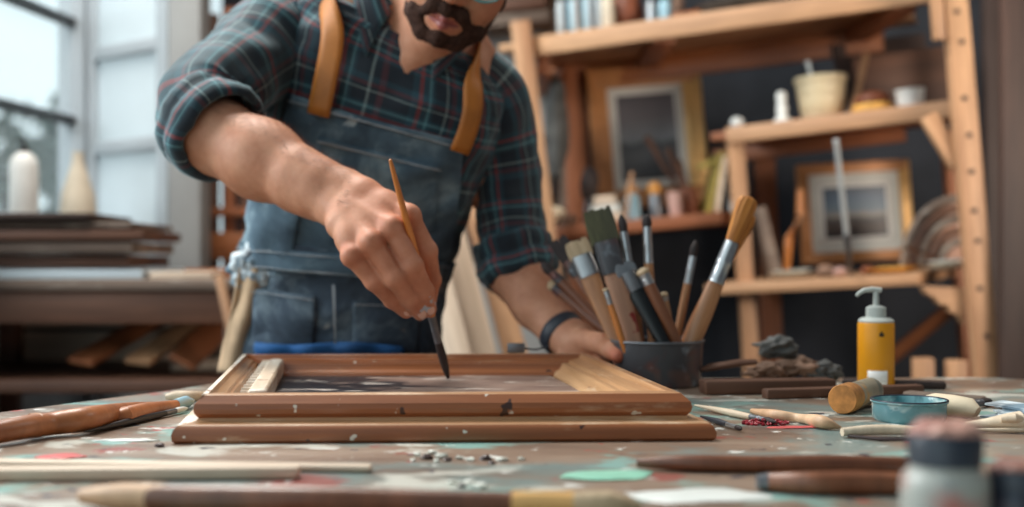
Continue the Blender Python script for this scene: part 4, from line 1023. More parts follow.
t, e = pb_(663, 292, 1.46, 672, 1.475); round_brush(t, e, 'short pale handle standing low between the dark ones in the tin pot', r=.005, ferr=.05, bris=.04, handle='handle_pale', bristle='bristle_pale', bulge=1.1)
t, e = pb_(556, 238, 1.53, 626, 1.49); flat_brush(t, e, 'dim brown spatula at the left of the tin pot, behind the wide flat brush', .022, 'handle_brown', 'bristle_dark', 'pot_metal', .16, .10, .007, .9, .7)
t, e = pb_(568, 262, 1.55, 628, 1.50); round_brush(t, e, 'dark brown stick behind the wide flat brush, between it and the dim spatula', r=.0075, ferr=.08, bris=.06, handle='handle_brown', bristle='bristle_dark', bulge=1.0, metal='pot_metal', taper=.8)
t, e = pb_(549, 282, 1.55, 620, 1.495); round_brush(t, e, 'short thick dim stick low on the left of the tin pot, above the wrist strap', r=.0075, ferr=.06, bris=.06, handle='handle_brown', bristle='bristle_pale', bulge=1.0, metal='pot_metal', taper=.8)
t, e = pb_(541, 262, 1.54, 622, 1.50); round_brush(t, e, 'dim brown stick slanting out lowest on the far left of the tin pot', r=.006, ferr=.08, bris=.10, handle='handle_brown', bristle='bristle_dark', bulge=1.0, metal='pot_metal')

# ------------------------------------------------------------------ things on the table, right side
def lying(p0, p1, r0=.004):
    return T(p0[0], p0[1], r0), T(p1[0], p1[1], r0)
def stick(label, pts, radii, mat, name='modelling_tool', cat='tool', flat=1.0, extra=None, group=None):
    """a turned stick lying along world points; pts px,py on the table with its height"""
    W = [T(x, y, h) for x, y, h in pts]; o = W[0].copy(); o.z = TZ
    W = spline([(w.x, w.y, w.z, r) for w, r in zip(W, radii)], max(12, len(W)*6))
    if extra:
        root = thing(name, label, cat, o, None, group); par = root
    b_ = MB(); b_.tube([V(w[:3])-o for w in W], [w[3] for w in W], 16, flat=flat)
    ob = b_.done('handle' if extra else name, mat, par if extra else None, None if extra else o, angle=60)
    if extra: return root, o
    return tag(ob, label, cat, group)
def lying_brush(a, b, label, r=.004, **kw):
    # tip at a, handle end at b, in table pixels
    kw.setdefault('bulge', 1.3)
    rr = r*max(1.12, kw['bulge'])
    return round_brush(T(a[0], a[1], rr+.0006), T(b[0], b[1], rr+.0006), label, r=r, **kw)
lying_brush((776, 422), (694, 405), 'thin cream-handled brush with black tip lying just right of the frame corner', r=.0026, handle='handle_cream', bristle='bristle_dark', metal='steel_dull', ferr=.16, bris=.12, bulge=1.3)
lying_brush((742, 429), (700, 416), 'short dark blue brush lying in front of the thin cream one, by the frame corner', r=.0022, handle='watch_band', bristle='bristle_dark', metal='steel', ferr=.2, bris=.12, bulge=1.3)
rng = random.Random(3); b_ = MB(); o = T(765, 424, 0); o.z = TZ
for k in range(150):
    a = rng.uniform(0, 2*PI); q = rng.random()**.6; x = .022*q*math.cos(a); y = .014*q*math.sin(a)
    b_.blob((x, y, .0012+.0055*(1-q)*rng.random()), (rng.uniform(.0008, .002),)*3, k, .3, 1)
tag(b_.done('pigment_crumbs', 'crimson', None, o, smooth=False), 'small heap of crimson pigment crumbs beside the thin brush tips', 'pigment', kind='stuff')
stick('pale wooden modelling tool with a brown pointed end, in front of the cork-ended roller', [(752, 411, .005), (775, 415, .006), (800, 418, .005), (822, 422, .0065), (842, 428, .0015)], [.0025, .0052, .0040, .0060, .0008], 'handle_pale')
root, o = stick('cream wooden modelling tool with a dark groove, lying in front of the shallow glass dish', [(842, 432, .005), (870, 430, .006), (900, 430, .006), (935, 432, .005)], [.0036, .0045, .0042, .0028], 'handle_cream', extra=True)
MB().tube([T(848, 436, .002)-o, T(880, 439, .002)-o, T(925, 440, .002)-o], [.0012, .0018, .0010], 8).done('wire_end', 'chip_dark', root)
# cork-ended roller
a = V((.3225, 1.172, TZ+.0148)); bb = a+V((.054, .085, .0)); q = zrot(a-bb); L = (a-bb).length
ro = thing('paint_roller', 'paint-caked roller with an orange cork end, left of the yellow bottle', 'roller', bb, q)
MB().lathe([(.0001, 0), (.0115, 0), (.0132, .002), (.0134, L*.70), (.0138, L*.72)], 36, cap=False).done('roller_body', 'roller_body', ro)
MB().lathe([(.0138, L*.70), (.0146, L*.74), (.0146, L-.002), (.0138, L), (.004, L+.0004), (.0001, L+.0004)], 36, cap=False).done('cork_end', 'cork', ro)
MB().tube([(0, 0, .001), (0, 0, -.018)], .004, 10).done('spindle', 'steel_dull', ro)
# yellow pump bottle
c = T(876, 388, 0); yb = thing('pump_bottle', 'yellow pump bottle with grey pump and a small white label patch', 'bottle', (c.x, c.y, TZ), (0, 0, .0))
R = .0208; Hb = .080; k_ = c.y/1.40; R *= k_; Hb *= k_
MB().lathe([(.0001, 0), (R*.94, 0), (R, .003), (R, Hb-.006), (R*.96, Hb-.002), (R*.80, Hb), (R*.5, Hb+.001)], 48, cap=False).done('body', 'yellow_bottle', yb)
MB().lathe([(R*.97, Hb-.0035), (R*.98, Hb-.001), (R*.80, Hb+.002), (R*.5, Hb+.003)], 48, cap=False).done('shoulder', 'pump_grey', yb)
MB().lathe([(.0115, Hb), (.0118, Hb+.001), (.0115, Hb+.014), (.0080, Hb+.016), (.0036, Hb+.017), (.0033, Hb+.033), (.0001, Hb+.033)], 32, cap=False).done('pump_collar', 'pump_grey', yb)
b_ = MB(); b_.tube([(.006, 0, Hb+.0345), (-.004, 0, Hb+.0355), (-.014, -.001, Hb+.0345), (-.021, -.002, Hb+.031), (-.0235, -.002, Hb+.0275)], [.0030, .0032, .0027, .0021, .0018], 14); b_.done('pump_spout', 'pump_grey', yb)
def wrap(name, a0, a1, z0, z1, r_, mat, par, poly=None):
    b_ = MB(); n = 16; A_ = []; 
    for z in (z0, z1): A_.append([b_.bm.verts.new((r_*math.cos(a0+(a1-a0)*k/n), r_*math.sin(a0+(a1-a0)*k/n), z)) for k in range(n+1)])
    for k in range(n): b_.bm.faces.new((A_[0][k], A_[0][k+1], A_[1][k+1], A_[1][k]))
    o = b_.done(name, mat, par); s = o.modifiers.new('s', 'SOLIDIFY'); s.thickness = .0003; s.offset = 1; return o
wrap('label_patch', -PI/2-.75, -PI/2+.35, .004, .022, R+.0002, 'label_white', yb)
wrap('emblem', -PI/2-.12, -PI/2+.14, Hb-.019, Hb-.0155, R+.0002, 'black', yb)
b_ = MB()
for (x, z, w_) in ((-.0, Hb-.0152, .5), (.0, Hb-.0138, .25)): b_.box((x*R, -R-.0002, z), (w_*.006, .0004, .0015))
b_.done('emblem_tip', 'black', yb)
# glass dish with teal paint
c = V((.374, 1.130, TZ)); dish = thing('glass_dish', 'shallow glass dish smeared with teal paint, in front of the yellow bottle', 'dish', c)
MB().lathe([(.0001, 0), (.031, 0), (.0335, .003), (.034, .0165), (.0355, .018), (.0355, .0195), (.033, .0195), (.032, .0165), (.0315, .0045), (.0001, .004)], 56, cap=False).done('dish_body', 'dish_glass', dish)
b_ = MB(); b_.lathe([(.0001, .0045), (.031, .0045), (.0316, .011), (.028, .0085), (.015, .0065), (.0001, .0070)], 56, cap=False); b_.done('paint', 'teal_paint', dish)
ring = [(math.cos(2*PI*k/56)*.0345, math.sin(2*PI*k/56)*.0345, .0195) for k in range(57)]
MB().tube(ring, .0011, 8, cap=False).done('rim', 'lid_dark', dish)
# putty lump, dark brushes, curled tool at the right
c = T(957, 418, 0); tag(MB().tube([(-.022, .030, .0105), (-.012, .016, .011), (0, 0, .0105), (.011, -.014, .010), (.016, -.020, .007)], [.005, .0100, .0105, .0095, .005], 18).done('putty_tube', 'cream_cloth', None, (c.x, c.y+.01, TZ), angle=60), 'cream tube-shaped lump of putty right of the glass dish', 'putty')
lying_brush((992, 401), (948, 408), 'black-ended brush lying behind the cream lump at the right of the table', r=.0040, handle='black', bristle='bristle_dark', metal='steel_dull', ferr=.2, bris=.25, bulge=1.15)
for n_, (px, py, s) in enumerate([(1004, 432, 1.0)]):
    c = T(px, py, 0); kn = thing('wooden_scoop', 'cream carved wooden scoop with a curled head at the right edge of the table', 'scoop', (c.x, c.y, TZ))
    MB().tube([(-.030, .01, .005), (-.012, .006, .007), (.002, .002, .009), (.014, .000, .010), (.020, .002, .009)], [.0035, .0055, .0085, .0105, .005], 18, flat=.8).done('head', 'handle_cream', kn)
    MB().tube([(-.004, -.004, .012), (.006, -.008, .0135), (.015, -.006, .0115)], [.003, .0045, .003], 12).done('curl', 'handle_cream', kn)
    MB().tube([(-.030, -.006, .003), (.004, -.010, .0028), (.030, -.006, .003), (.05, .002, .003)], [.0012, .0022, .0020, .001], 10).done('edge_sliver', 'handle_cream', kn)
lying_brush((1010, 410), (968, 399), 'thin dark twig-like brush at the far right, pointing at the table corner', r=.0020, handle='handle_brown', bristle='bristle_dark', metal='steel_dull', ferr=.1, bris=.2)
c = T(1002, 416, 0); b_ = MB()
for k in range(5): b_.box((rng.uniform(-.02, .02), rng.uniform(-.02, .02), .002+.0022*k), (.045, .03, .002), (rng.uniform(-.04, .04), rng.uniform(-.04, .04), rng.uniform(0, 3)))
tag(b_.done('paint_scraps', 'rag_painted', None, (c.x+.005, c.y, TZ), smooth=False), 'loose pile of paint-crusted scraps at the right corner of the table', 'scraps', kind='stuff')
# bars and rags along the back edge
def bar(a, b_, h, w_, mat, label, name='wooden_bar', z=0.0, cat='wood'):
    A_ = T(a[0], a[1]); B_ = T(b_[0], b_[1]); A_.z = B_.z = TZ+z+h/2
    return tag(beam(name, A_, B_, h, w_, mat, bev=.003), label, cat)
bar((702, 394), (832, 392), .016, .030, 'brown_wood', 'dark brown wooden bar along the back of the table, right of the tin pot')
bar((764, 399), (921, 394), .011, .016, 'brown_wood', 'reddish-brown wooden bar running behind the yellow bottle')
bar((842, 386), (946, 389), .009, .020, 'dark_wood', 'dark bar on the back corner of the table, right of the yellow bottle')
bar((905, 396), (985, 402), .006, .018, 'grey_wood', 'grey paint-spotted lath right of the yellow bottle')
sp_ = thing('wooden_spatula', 'brown wooden spatula lying on top of the dark bar, right of the tin pot', 'spatula', T(730, 388))
sp_.location.z = TZ+.0165; sp_.location.y = 1.44; sp_.location.x = P(728, 0, 1.44).x
MB().tube([(-.034, -.004, .003), (-.020, -.002, .006), (-.006, 0, .008), (.014, .002, .011), (.034, .003, .012)], [.005, .010, .009, .010, .008], 16, flat=.45).done('blade', 'brown_wood', sp_)
# rags and gloves heap (grey) at the back
for k, (px, py, d, s, lab, mt) in enumerate([(778, 348, 1.52, (.026, .018, .013), 'rounded dark grey rag at the top of the heap behind the spatula', 'rag_grey'), (800, 362, 1.50, (.030, .018, .012), 'twisted brown-grey rag in the middle of the heap at the back of the table', 'rag_brown'),
        (824, 370, 1.49, (.022, .016, .010), 'grey rag with a pale fold at the right end of the heap', 'rag_grey'), (768, 368, 1.49, (.024, .016, .010), 'brown-grey rag at the lower left of the heap, behind the dark bar', 'rag_brown')]):
    c = P(px, py, d); b_ = MB(); b_.blob((0, 0, 0), s, k+20, .28, 4, 2.6); 
    for v in b_.bm.verts: v.co += v.co.normalized()*.0018*math.sin(v.co.x*170+v.co.z*120+v.co.y*60)
    if k == 3 or k == 2 or k == 1: c.z = TZ+s[2]*1.3
    tag(b_.done('rag', mt, None, c, angle=80), lab, 'rag', 'rags heaped at the back of the table')
# left side of the table
root, o = stick('large wooden handle with a bulging orange-brown grip at the left edge of the table', [(-40, 440, .009), (20, 428, .012), (50, 424, .011), (90, 418, .013), (130, 410, .008), (163, 404, .003)], [.0085, .0100, .0100, .0106, .0075, .0024], 'orange_wood', name='wooden_tool', extra=True)
MB().tube([T(30, 426, .0115)-o, T(40, 425, .0115)-o], [.0106, .0106], 18).done('band', 'handle_wood', root)
t0, t1 = T(72, 431, .004), T(193, 404, .007)
fk = thing('palette_knife', 'brush-shaped wooden tool with pale flat blade end and bluish cap, left of the frame', 'palette knife', (t0.x, t0.y, TZ)); q = lambda x, y, h: T(x, y, h)-V((t0.x, t0.y, TZ))
MB().tube([q(72, 431, .002), q(85, 427, .003), q(100, 422, .004), (q(112, 419, .006))], [.002, .009, .010, .006], 16, flat=.25).done('blade', 'handle_cream', fk)
MB().tube([q(108, 420, .006), q(125, 416, .0085), q(145, 411, .0085), q(165, 407, .007), q(176, 405, .007)], [.006, .0088, .0080, .0060, .0050], 16).done('handle', 'orange_wood', fk)
MB().tube([q(175, 405, .007), q(186, 402, .007), q(193, 401, .006)], [.0056, .0064, .0020], 16).done('cap', 'pale_blue', fk)
lying_brush((188, 408), (84, 432), 'slim dark brush with whitish bristles lying along the wooden tool, left of the frame', r=.0026, handle='black', bristle='paint_white', metal='steel_dull', ferr=.10, bris=.14)
stick('short pale peg lying behind the left rail of the frame', [(166, 397, .005), (176, 396, .006), (190, 396, .006), (207, 396, .005)], [.003, .0055, .0055, .005], 'handle_cream', name='wooden_peg', cat='peg')
# strap clip on the back rail of the frame
c = P(516, 353, 1.448); c.z = TZ+.0385; sc = thing('strap_clip', 'small grey clip with a dark strap on the back rail beside the wrist', 'clip', c)
MB().box((0, 0, .0062), (.021, .006, .012), bev=.001).done('clip_plate', 'steel_dull', sc); MB().tube([(.009, 0, .006), (.024, .004, .004), (.040, .006, .008)], .0022, 8, flat=.5).done('strap', 'watch_band', sc)

# ------------------------------------------------------------------ foreground, out of focus
bar((-60, 466), (372, 472), .0055, .013, 'cream_wood', 'thin cream wooden strip across the bottom left, farther of the two', 'wooden_strip')
bar((-90, 481), (300, 478), .009, .016, 'cream_wood', 'thicker cream wooden strip across the bottom left, nearer of the two', 'wooden_strip')
root, o = stick('long blurred brush with brown handle lying across the bottom foreground', [(82, 496, .007), (130, 497, .009), (190, 499, .0095), (300, 500, .0095), (400, 501, .0085), (512, 503, .0075)], [.004, .0078, .0085, .0085, .0075, .0068], 'handle_brown', name='paintbrush', cat='paintbrush', extra=True)
MB().tube([T(82, 496, .007)-o, T(120, 497, .009)-o, T(165, 498, .0095)-o], [.0044, .0084, .0086], 18).done('handle_end', 'handle_pale', root)
MB().tube([T(512, 503, .0075)-o, T(574, 504, .0075)-o], [.0072, .0074], 18).done('ferrule', 'gold', root)
MB().tube([T(574, 504, .0075)-o, T(610, 505, .0075)-o, T(640, 506, .006)-o], [.0074, .0085, .003], 18).done('bristles', 'bristle_pale', root)
stick('dark reddish handle lying across the table behind the foreground jar', [(637, 463, .005), (690, 463, .0062), (760, 464, .0062), (830, 464, .0065), (910, 465, .006)], [.003, .0060, .0060, .0065, .0055], 'handle_brown', name='wooden_tool', cat='tool')
root, o = stick('blurred dark brush with grey ferrule pointing left, in front of the reddish handle', [(770, 482, .006), (810, 483, .0075), (860, 483, .0075), (925, 484, .007)], [.006, .0075, .0078, .007], 'handle_brown', name='paintbrush', cat='paintbrush', extra=True)
MB().tube([T(757, 482, .006)-o, T(772, 482, .006)-o], [.0048, .0062], 18).done('ferrule', 'steel_dull', root)
b_ = MB(); o = T(700, 495, 0); o.z = TZ
# jars
def jar(px, d, r, h, label, mat, capmat, neck=.8):
    c = P(px, 0, d); c.z = TZ; j = thing('paint_jar', label, 'jar', c)
    MB().lathe([(.0001, 0), (r*.92, 0), (r, .003), (r, h*.54), (r*.97, h*.60), (r*neck, h*.66), (r*neck, h*.72)], 40, cap=False).done('body', mat, j)
    MB().lathe([(r*neck*.98, h*.68), (r*.84, h*.69), (r*.86, h*.86), (r*.80, h*.90), (.0001, h*.90)], 40, cap=False).done('lid', 'lid_dark', j)
    b_ = MB(); 
    for k in range(9): a = k*.7; b_.blob((r*.42*math.cos(a), r*.40*math.sin(a), h*.92), (r*.40, r*.36, h*.07), k+3, .25, 2)
    b_.done('dried_paint', 'cap_mess', j)
jar(945, .60, .0215, .0715, 'blurred whitish paint jar with dark lid and red and blue smears, foreground right', 'jar_paint', 'cap_mess')
jar(1018, .60, .0165, .052, 'dark blurred jar cut off by the right edge of the picture', 'jar_dark', 'cap_mess')
# paint chips between the frame and the foreground
chips = [(418, 456), (427, 459), (433, 454), (441, 458), (448, 461), (459, 459), (470, 461), (486, 460), (502, 461), (452, 484), (462, 487), (470, 484), (480, 488), (160, 447), (413, 461), (437, 462), (492, 464), (521, 460)]
lab = ['pale dried paint chip, one of the loose flakes in front of the frame', 'dark dried paint chip, one of the loose flakes in front of the frame']
for k, (x, y) in enumerate(chips):
    c = T(x, y); s = rng.uniform(.0022, .0042); c.z = TZ+s*.4; dk = k % 3 == 1
    tag(MB().blob((0, 0, 0), (s*1.2, s, s*.55), k, .35, 2).done('paint_chip', 'chip_dark' if dk else 'chip_pale', None, c), lab[1] if dk else lab[0], 'paint chip', 'dark paint chips in front of the frame' if dk else 'pale paint chips in front of the frame')
def puddle(px, py, sx_, sy_, mat, seed, label):
    c = T(px, py); b_ = MB(); b_.blob((0, 0, 0), (sx_, sy_, .0012), seed, .25, 3, 1.2); tag(b_.done('paint_puddle', mat, None, (c.x, c.y, TZ+.0006), angle=80), label, 'paint')
puddle(600, 476, .032, .016, 'paint_mint', 5, 'mint green patch of wet paint on the table in front of the frame')
puddle(62, 457, .017, .012, 'paint_pink', 8, 'salmon pink dollop of paint at the left of the table')
puddle(128, 441, .028, .005, 'paint_white', 12, 'long white streak of paint left of the frame')
puddle(700, 496, .040, .022, 'paint_white', 15, 'whitish wet patch of paint near the bottom right')
puddle(800, 428, .030, .004, 'paint_pink', 18, 'pinkish red smear of paint behind the pale tools')

# ------------------------------------------------------------------ right-hand shelving
def ext(p, q, z):                 # extend line p->q to height z
    k = (z-p.z)/(q.z-p.z); return p+(q-p)*k
def slab(name, a, b_, depth, th, mat, par, bev=.002):
    """board whose front top edge runs a->b and which reaches back by depth"""
    c = (a+b_)/2+V((0, depth/2, -th/2)); return beam(name, V((a.x, a.y+depth/2, a.z-th/2)), V((b_.x, b_.y+depth/2, b_.z-th/2)), th, depth, mat, par, bev=bev)
sh = thing('shelving_unit', 'tall rough pine shelving unit with pegged post, filling the right half of the back wall', 'shelf', (0, 0, 0))
A0, B0 = P(532, 38, 2.90), P(940, -20, 2.50)
slab('top_board', A0+V((0, .02, -.005)), B0+V((0, .02, -.005)), .38, .018, 'pine', sh)
beam('front_beam', A0+V((0, 0, -.022)), B0+V((0, 0, -.022)), .046, .022, 'pine', sh)
beam('back_beam', A0+V((.02, .385, -.045)), B0+V((0, .385, -.045)), .075, .022, 'orange_wood', sh)
for f in (.36, .93): p = A0.lerp(B0, f); beam('cross_beam', p+V((0, .012, -.036)), p+V((.0, .38, -.036)), .034, .05, 'pine_dark', sh, upv=V((1, 0, 0)))
beam('side_beam', A0+V((.03, .012, -.055)), A0+V((.03, .375, -.055)), .06, .03, 'pine_dark', sh, upv=V((1, 0, 0)))
p, q = P(520, 22, 2.88), P(546, 236, 2.88); beam('post', p, ext(p, q, 0.0), .046, .04, 'pine', sh)
p, q = P(574, 62, 3.22), P(579, 260, 3.22); beam('post', p, ext(p, q, 0), .058, .04, 'pine_dark', sh)
pp, pq = P(952, -30, 2.44), P(988, 400, 2.44); pe = ext(pp, pq, 0); post = beam('post', pp, pe, .047, .028, 'pine', sh)
d_ = (pq-pp)
for f in (.10, .17, .30, .385, .47, .56, .63, .74, .85): c = pp.lerp(pq, f); MB().lathe([(.0001, .0), (.0055, .0), (.0055, .003), (.0001, .003)], 14, Matrix.Translation(c+V((.004*math.sin(f*40), -.0142, 0)))@Matrix.Rotation(PI/2, 4, 'X'), cap=False).done('peg_hole', 'dark_wood', sh)
for x0, x1, y in ((924, 936, 40),): beam('offcut', P(934, -30, 2.43), P(939, 40, 2.43), .022, .02, 'pine', sh)
A1, B1 = P(727, 128, 2.76), P(962, 99, 2.50)
beam('shelf_edge', A1+V((0, 0, -.018)), B1+V((0, 0, -.018)), .036, .020, 'pine', sh); slab('shelf_board', A1+V((.065, .012, 0)), B1+V((.03, .012, 0)), .36, .018, 'pine_dark', sh)
beam('back_beam', A1+V((.03, .36, -.035)), B1+V((0, .36, -.035)), .036, .02, 'pine_dark', sh)
p, q = P(735, 136, 2.77), P(750, 345, 2.77); beam('post', p, ext(p, q, 0), .034, .035, 'pine', sh)
p, q = P(764, 150, 3.08), P(772, 345, 3.08); beam('post', p, ext(p, q, 0), .050, .035, 'pine_dark', sh)
A2, B2 = P(748, 282, 2.72), P(970, 270, 2.47)
slab('shelf_board', A2, B2, .36, .024, 'pine', sh)
p, q = P(950, 130, 2.86), P(975, 400, 2.86); beam('post', p, ext(p, q, 0), .045, .035, 'pine_dark', sh)
beam('bracket', P(928, 116, 2.475), P(958, 166, 2.455), .034, .022, 'pine', sh)
b_ = MB(); c0 = P(965, 288, 2.46)
b_.prism([(0, 0), (-.085, .004), (-.078, -.012), (-.060, -.022), (-.052, -.034), (-.034, -.036), (-.030, -.050), (-.010, -.058), (0, -.075)], .03, Matrix.Translation(c0+V((0, .03, 0)))@Matrix.Rotation(PI/2, 4, 'X')).done('bracket', 'pine', sh, bev=.002)
beam('brace', P(885, 362, 2.9), P(956, 304, 2.75), .030, .02, 'pine_dark', sh)
A3, B3 = P(532, 229, 2.98), P(738, 210, 2.84)
slab('shelf_board', A3, B3, .26, .030, 'pine_dark', sh)
p, q = P(770, 215, 3.05), P(752, 362, 3.05)
# low pieces behind the table
tag(beam('wooden_block', P(923, 358, 2.25), V((P(928, 430, 2.25).x, 2.25, 0)), .034, .03, 'pine', None), 'short pale upright board in the dark under the shelves, left of the pair', 'wood')
tag(beam('wooden_block', P(956, 360, 2.25), V((P(961, 430, 2.25).x, 2.25, 0)), .034, .03, 'pine', None), 'short pale upright board in the dark under the shelves, right of the pair', 'wood')
# rear right boards
for k, (x0, x1, d, mt, lb) in enumerate([(999, 1003, 2.62, 'brown_wood', 'dark vertical plank against the right wall, nearer the pegged post'), (1022, 1018, 2.40, 'orange_wood', 'reddish vertical plank at the far right edge')]):
    p, q = P(x0-8, -40, d), P(x1-6, 430, d); tag(beam('leaning_plank', p, ext(p, q, 0), (.040, .050)[k], .025, 'dark_wood', None), lb, 'plank')
def tiltrot(a, b_):               # roll that lays a thing flat along the shelf edge a->b
    d = b_-a; return Euler((0, -math.atan2(d.z, d.x)*0+(-math.atan2(d.z, math.hypot(d.x, d.y))), 0))
def on(a, b_, px, back):          # a point on the shelf top at pixel column px, back metres behind the edge
    best = None
    for k in range(401):
        f = -.1+1.2*k/400; p = a+(b_-a)*f+V((0, back, 0)); x = CX+F*p.x/p.y
        if best is None or abs(x-px) < best[0]: best = (abs(x-px), p)
    return best[1]
def picture(label, cpx, cpy, wpx, hpx, d, roll, fw, mw, paint, fmat, lean=0.06, fmat_lit=None):
    c = P(cpx, cpy, d); W = wpx/F*d; H_ = hpx/F*d
    r = thing('framed_picture', label, 'picture', c, Euler((-lean, math.radians(roll), 0)))
    for (x, z, w_, h_, m_) in ((-W/2+fw/2, 0, fw, H_, fmat), (W/2-fw/2, 0, fw, H_, fmat_lit or fmat)):  # right side takes a brighter gold, its highlight put into the colour
        b_ = MB(); b_.box((x, 0, z), (w_, .022, h_), bev=.003); b_.box((x-math.copysign(w_*.32, x)*-1, -.010, z), (w_*.3, .012, h_), bev=.003); b_.done('frame_side', m_, r)
    for z in (-H_/2+fw/2, H_/2-fw/2):
        b_ = MB(); b_.box((0, -.0005, z), (W-.002, .022, fw), bev=.003); b_.box((0, -.0105, z+math.copysign(fw*.32, z)), (W-.002, .012, fw*.3), bev=.003); b_.done('frame_side', fmat, r)
    MB().box((0, .002, 0), (W-fw*1.6, .008, H_-fw*1.6)).done('mat_board', 'mat_card', r)
    MB().box((0, -.003, 0), (W-2*fw-2*mw, .004, H_-2*fw-2*mw)).done('painting', paint, r)
    b_ = MB(); x = W/2-fw-mw; z = H_/2-fw-mw
    for sx_ in (-1, 1): b_.box((sx_*(x+.004), -.004, 0), (.006, .004, 2*z+.014)); b_.box((0, -.004, sx_*(z+.004)), (2*x+.014, .004, .006))
    b_.done('inner_slip', 'label_white', r)
    return r
picture('framed grey landscape with white mat in a gold-brown frame, left in the shelving', 648, 137, 114, 142, 3.17, -4.5, .052, .022, 'landscape_grey', 'gold_dark', fmat_lit='gold')
picture('framed blue landscape with white mat, standing on the lower right shelf', 855, 212, 112, 100, 2.90, -3, .026, .034, 'landscape_blue', 'gold_dark', fmat_lit='gold')
def lathe_thing(name, label, cat, p, prof, mat, rot=None, parts=(), group=None, seg=28):
    if parts:
        r = thing(name, label, cat, p, rot, group); MB().lathe(prof, seg, cap=False).done('body', mat, r)
        for nm, pr, mt in parts: MB().lathe(pr, seg, cap=False).done(nm, mt, r)
        return r
    return tag(MB().lathe(prof, seg, cap=False).done(name, mat, None, p, rot), label, cat, group)
r3 = tiltrot(A3, B3); r1 = tiltrot(A1, B1); r2 = tiltrot(A2, B2); r0 = tiltrot(A0, B0)
# items on the left lower shelf (y about 220)
def sb(h, r): return [(.0001, 0), (r*.95, 0), (r, .003), (r, h*.62), (r*.55, h*.74), (r*.5, h*.78)]
def sc_(h, r): return [(r*.55, h*.75), (r*.72, h*.77), (r*.70, h*.98), (.0001, h)]
lathe_thing('small_bottle', 'pale blue bottle with ochre cap on the left shelf', 'bottle', on(A3, B3, 634, .05), sb(.088, .018), 'pale_blue', r3, [('cap', sc_(.088, .018), 'amber')])
lathe_thing('small_bottle', 'amber-capped dark glass bottle, right of the pale blue one', 'bottle', on(A3, B3, 657, .06), sb(.088, .017), 'steel_dull', r3, [('cap', [(.010, .055), (.017, .060), (.0185, .075), (.012, .088), (.0001, .089)], 'amber')])
lathe_thing('ceramic_tumbler', 'pinkish clay tumbler on the left shelf beside the bottles', 'tumbler', on(A3, B3, 677, .05), [(.0001, 0), (.018, 0), (.020, .045), (.021, .060), (.018, .060), (.017, .01), (.0001, .008)], 'pink_stone', r3)
lathe_thing('clay_jar', 'small brown jar holding dark sticks on the left shelf', 'jar', on(A3, B3, 690, .09), [(.0001, 0), (.022, 0), (.027, .02), (.026, .045), (.020, .060), (.021, .068), (.018, .067), (.018, .01), (.0001, .008)], 'bun_brown', r3)
bp = on(A3, B3, 690, .09)
for (x, y, lb) in ((646, 136, 'long dark stick leaning left from the brown jar, in front of the grey landscape'), (668, 148, 'brown thick stick standing in the brown jar on the left shelf'), (678, 160, 'short brown stick in the brown jar, rightmost')):
    t = P(x, y, 2.95); tag(MB().tube([bp+V((0, 0, .012)), bp.lerp(t, .5)+V((.004, 0, 0)), t], [.005, .006, .008], 10).done('dark_stick', 'brown_wood', None), lb, 'stick')
# leaning frames and books right of it
for k, (x, h, w_, mt, lb, ang) in enumerate([(708, 62, .010, 'olive_gold', 'thin olive-gold frame leaning on the left shelf, leftmost of the leaning boards', 12), (715, 56, .012, 'cream_wood', 'pale board leaning right behind the olive-gold frame', 8), (723, 52, .008, 'black', 'black thin book leaning among the boards on the left shelf', 8), (730, 50, .012, 'panel_white', 'white book at the right end of the left shelf', 8)]):
    p = on(A3, B3, x, .05); hh = h/F*2.9; tag(MB().box((0, .06, hh/2), (w_, .14, hh), bev=.001).done('leaning_board', mt, None, p+V((.004, 0, .002)), Euler((0, math.radians(ang), 0))), lb, 'board')
tag(beam('gold_lath', P(698, 168, 2.93), P(742, 148, 2.93), .014, .012, 'olive_gold', None), 'olive-gold lath lying across the leaning boards of the left shelf', 'lath')
# folded papers and clutter at the left
for k, (x0, x1, dz, mt, lb) in enumerate([(596, 626, 0.0, 'cream_wood', 'cream box at the bottom of the small stack under the grey landscape'), (594, 622, .022, 'mat_card', 'whitish box in the middle of the small stack under the grey landscape'), (597, 618, .044, 'cream_wood', 'cream box on top of the small stack under the grey landscape')]):
    a = on(A3, B3, x0, .06); b_ = on(A3, B3, x1, .06); a.z += .011+dz; b_.z += .011+dz; tag(beam('small_box', a, b_, .020, .09, mt, None), lb, 'box')
p = on(A3, B3, 548, .05); tag(MB().blob((0, 0, .03), (.036, .034, .030), 4, .3, 4, 2).done('cloth_bundle', 'cream_cloth', None, p, angle=80), 'cream bundle of cloth at the left end of the left shelf', 'cloth')
p = on(A3, B3, 570, .03); tag(MB().blob((0, 0, .014), (.017, .022, .013), 14, .3, 4, 2).done('cloth_bundle', 'rag_brown', None, p, angle=80), 'brown crumpled cloth right of the cream bundle on the left shelf', 'cloth')
p = on(A3, B3, 585, .06)
dm = thing('feather_duster', 'dark bulb-headed duster standing at the left end of the left shelf', 'duster', p, Euler((0, math.radians(6), 0)))
MB().tube([(0, 0, 0), (0, 0, .075)], .006, 10).done('handle', 'steel_dull', dm); MB().blob((0, 0, .105), (.024, .022, .042), 3, .12, 3).done('head', 'bristle_dark', dm)
tag(MB().tube([P(626, 235, 2.93)+V((0, 0, .04)), P(632, 172, 2.93)], .0045, 8).done('thin_dowel', 'pine', None), 'thin pale dowel standing in front of the grey landscape', 'dowel')
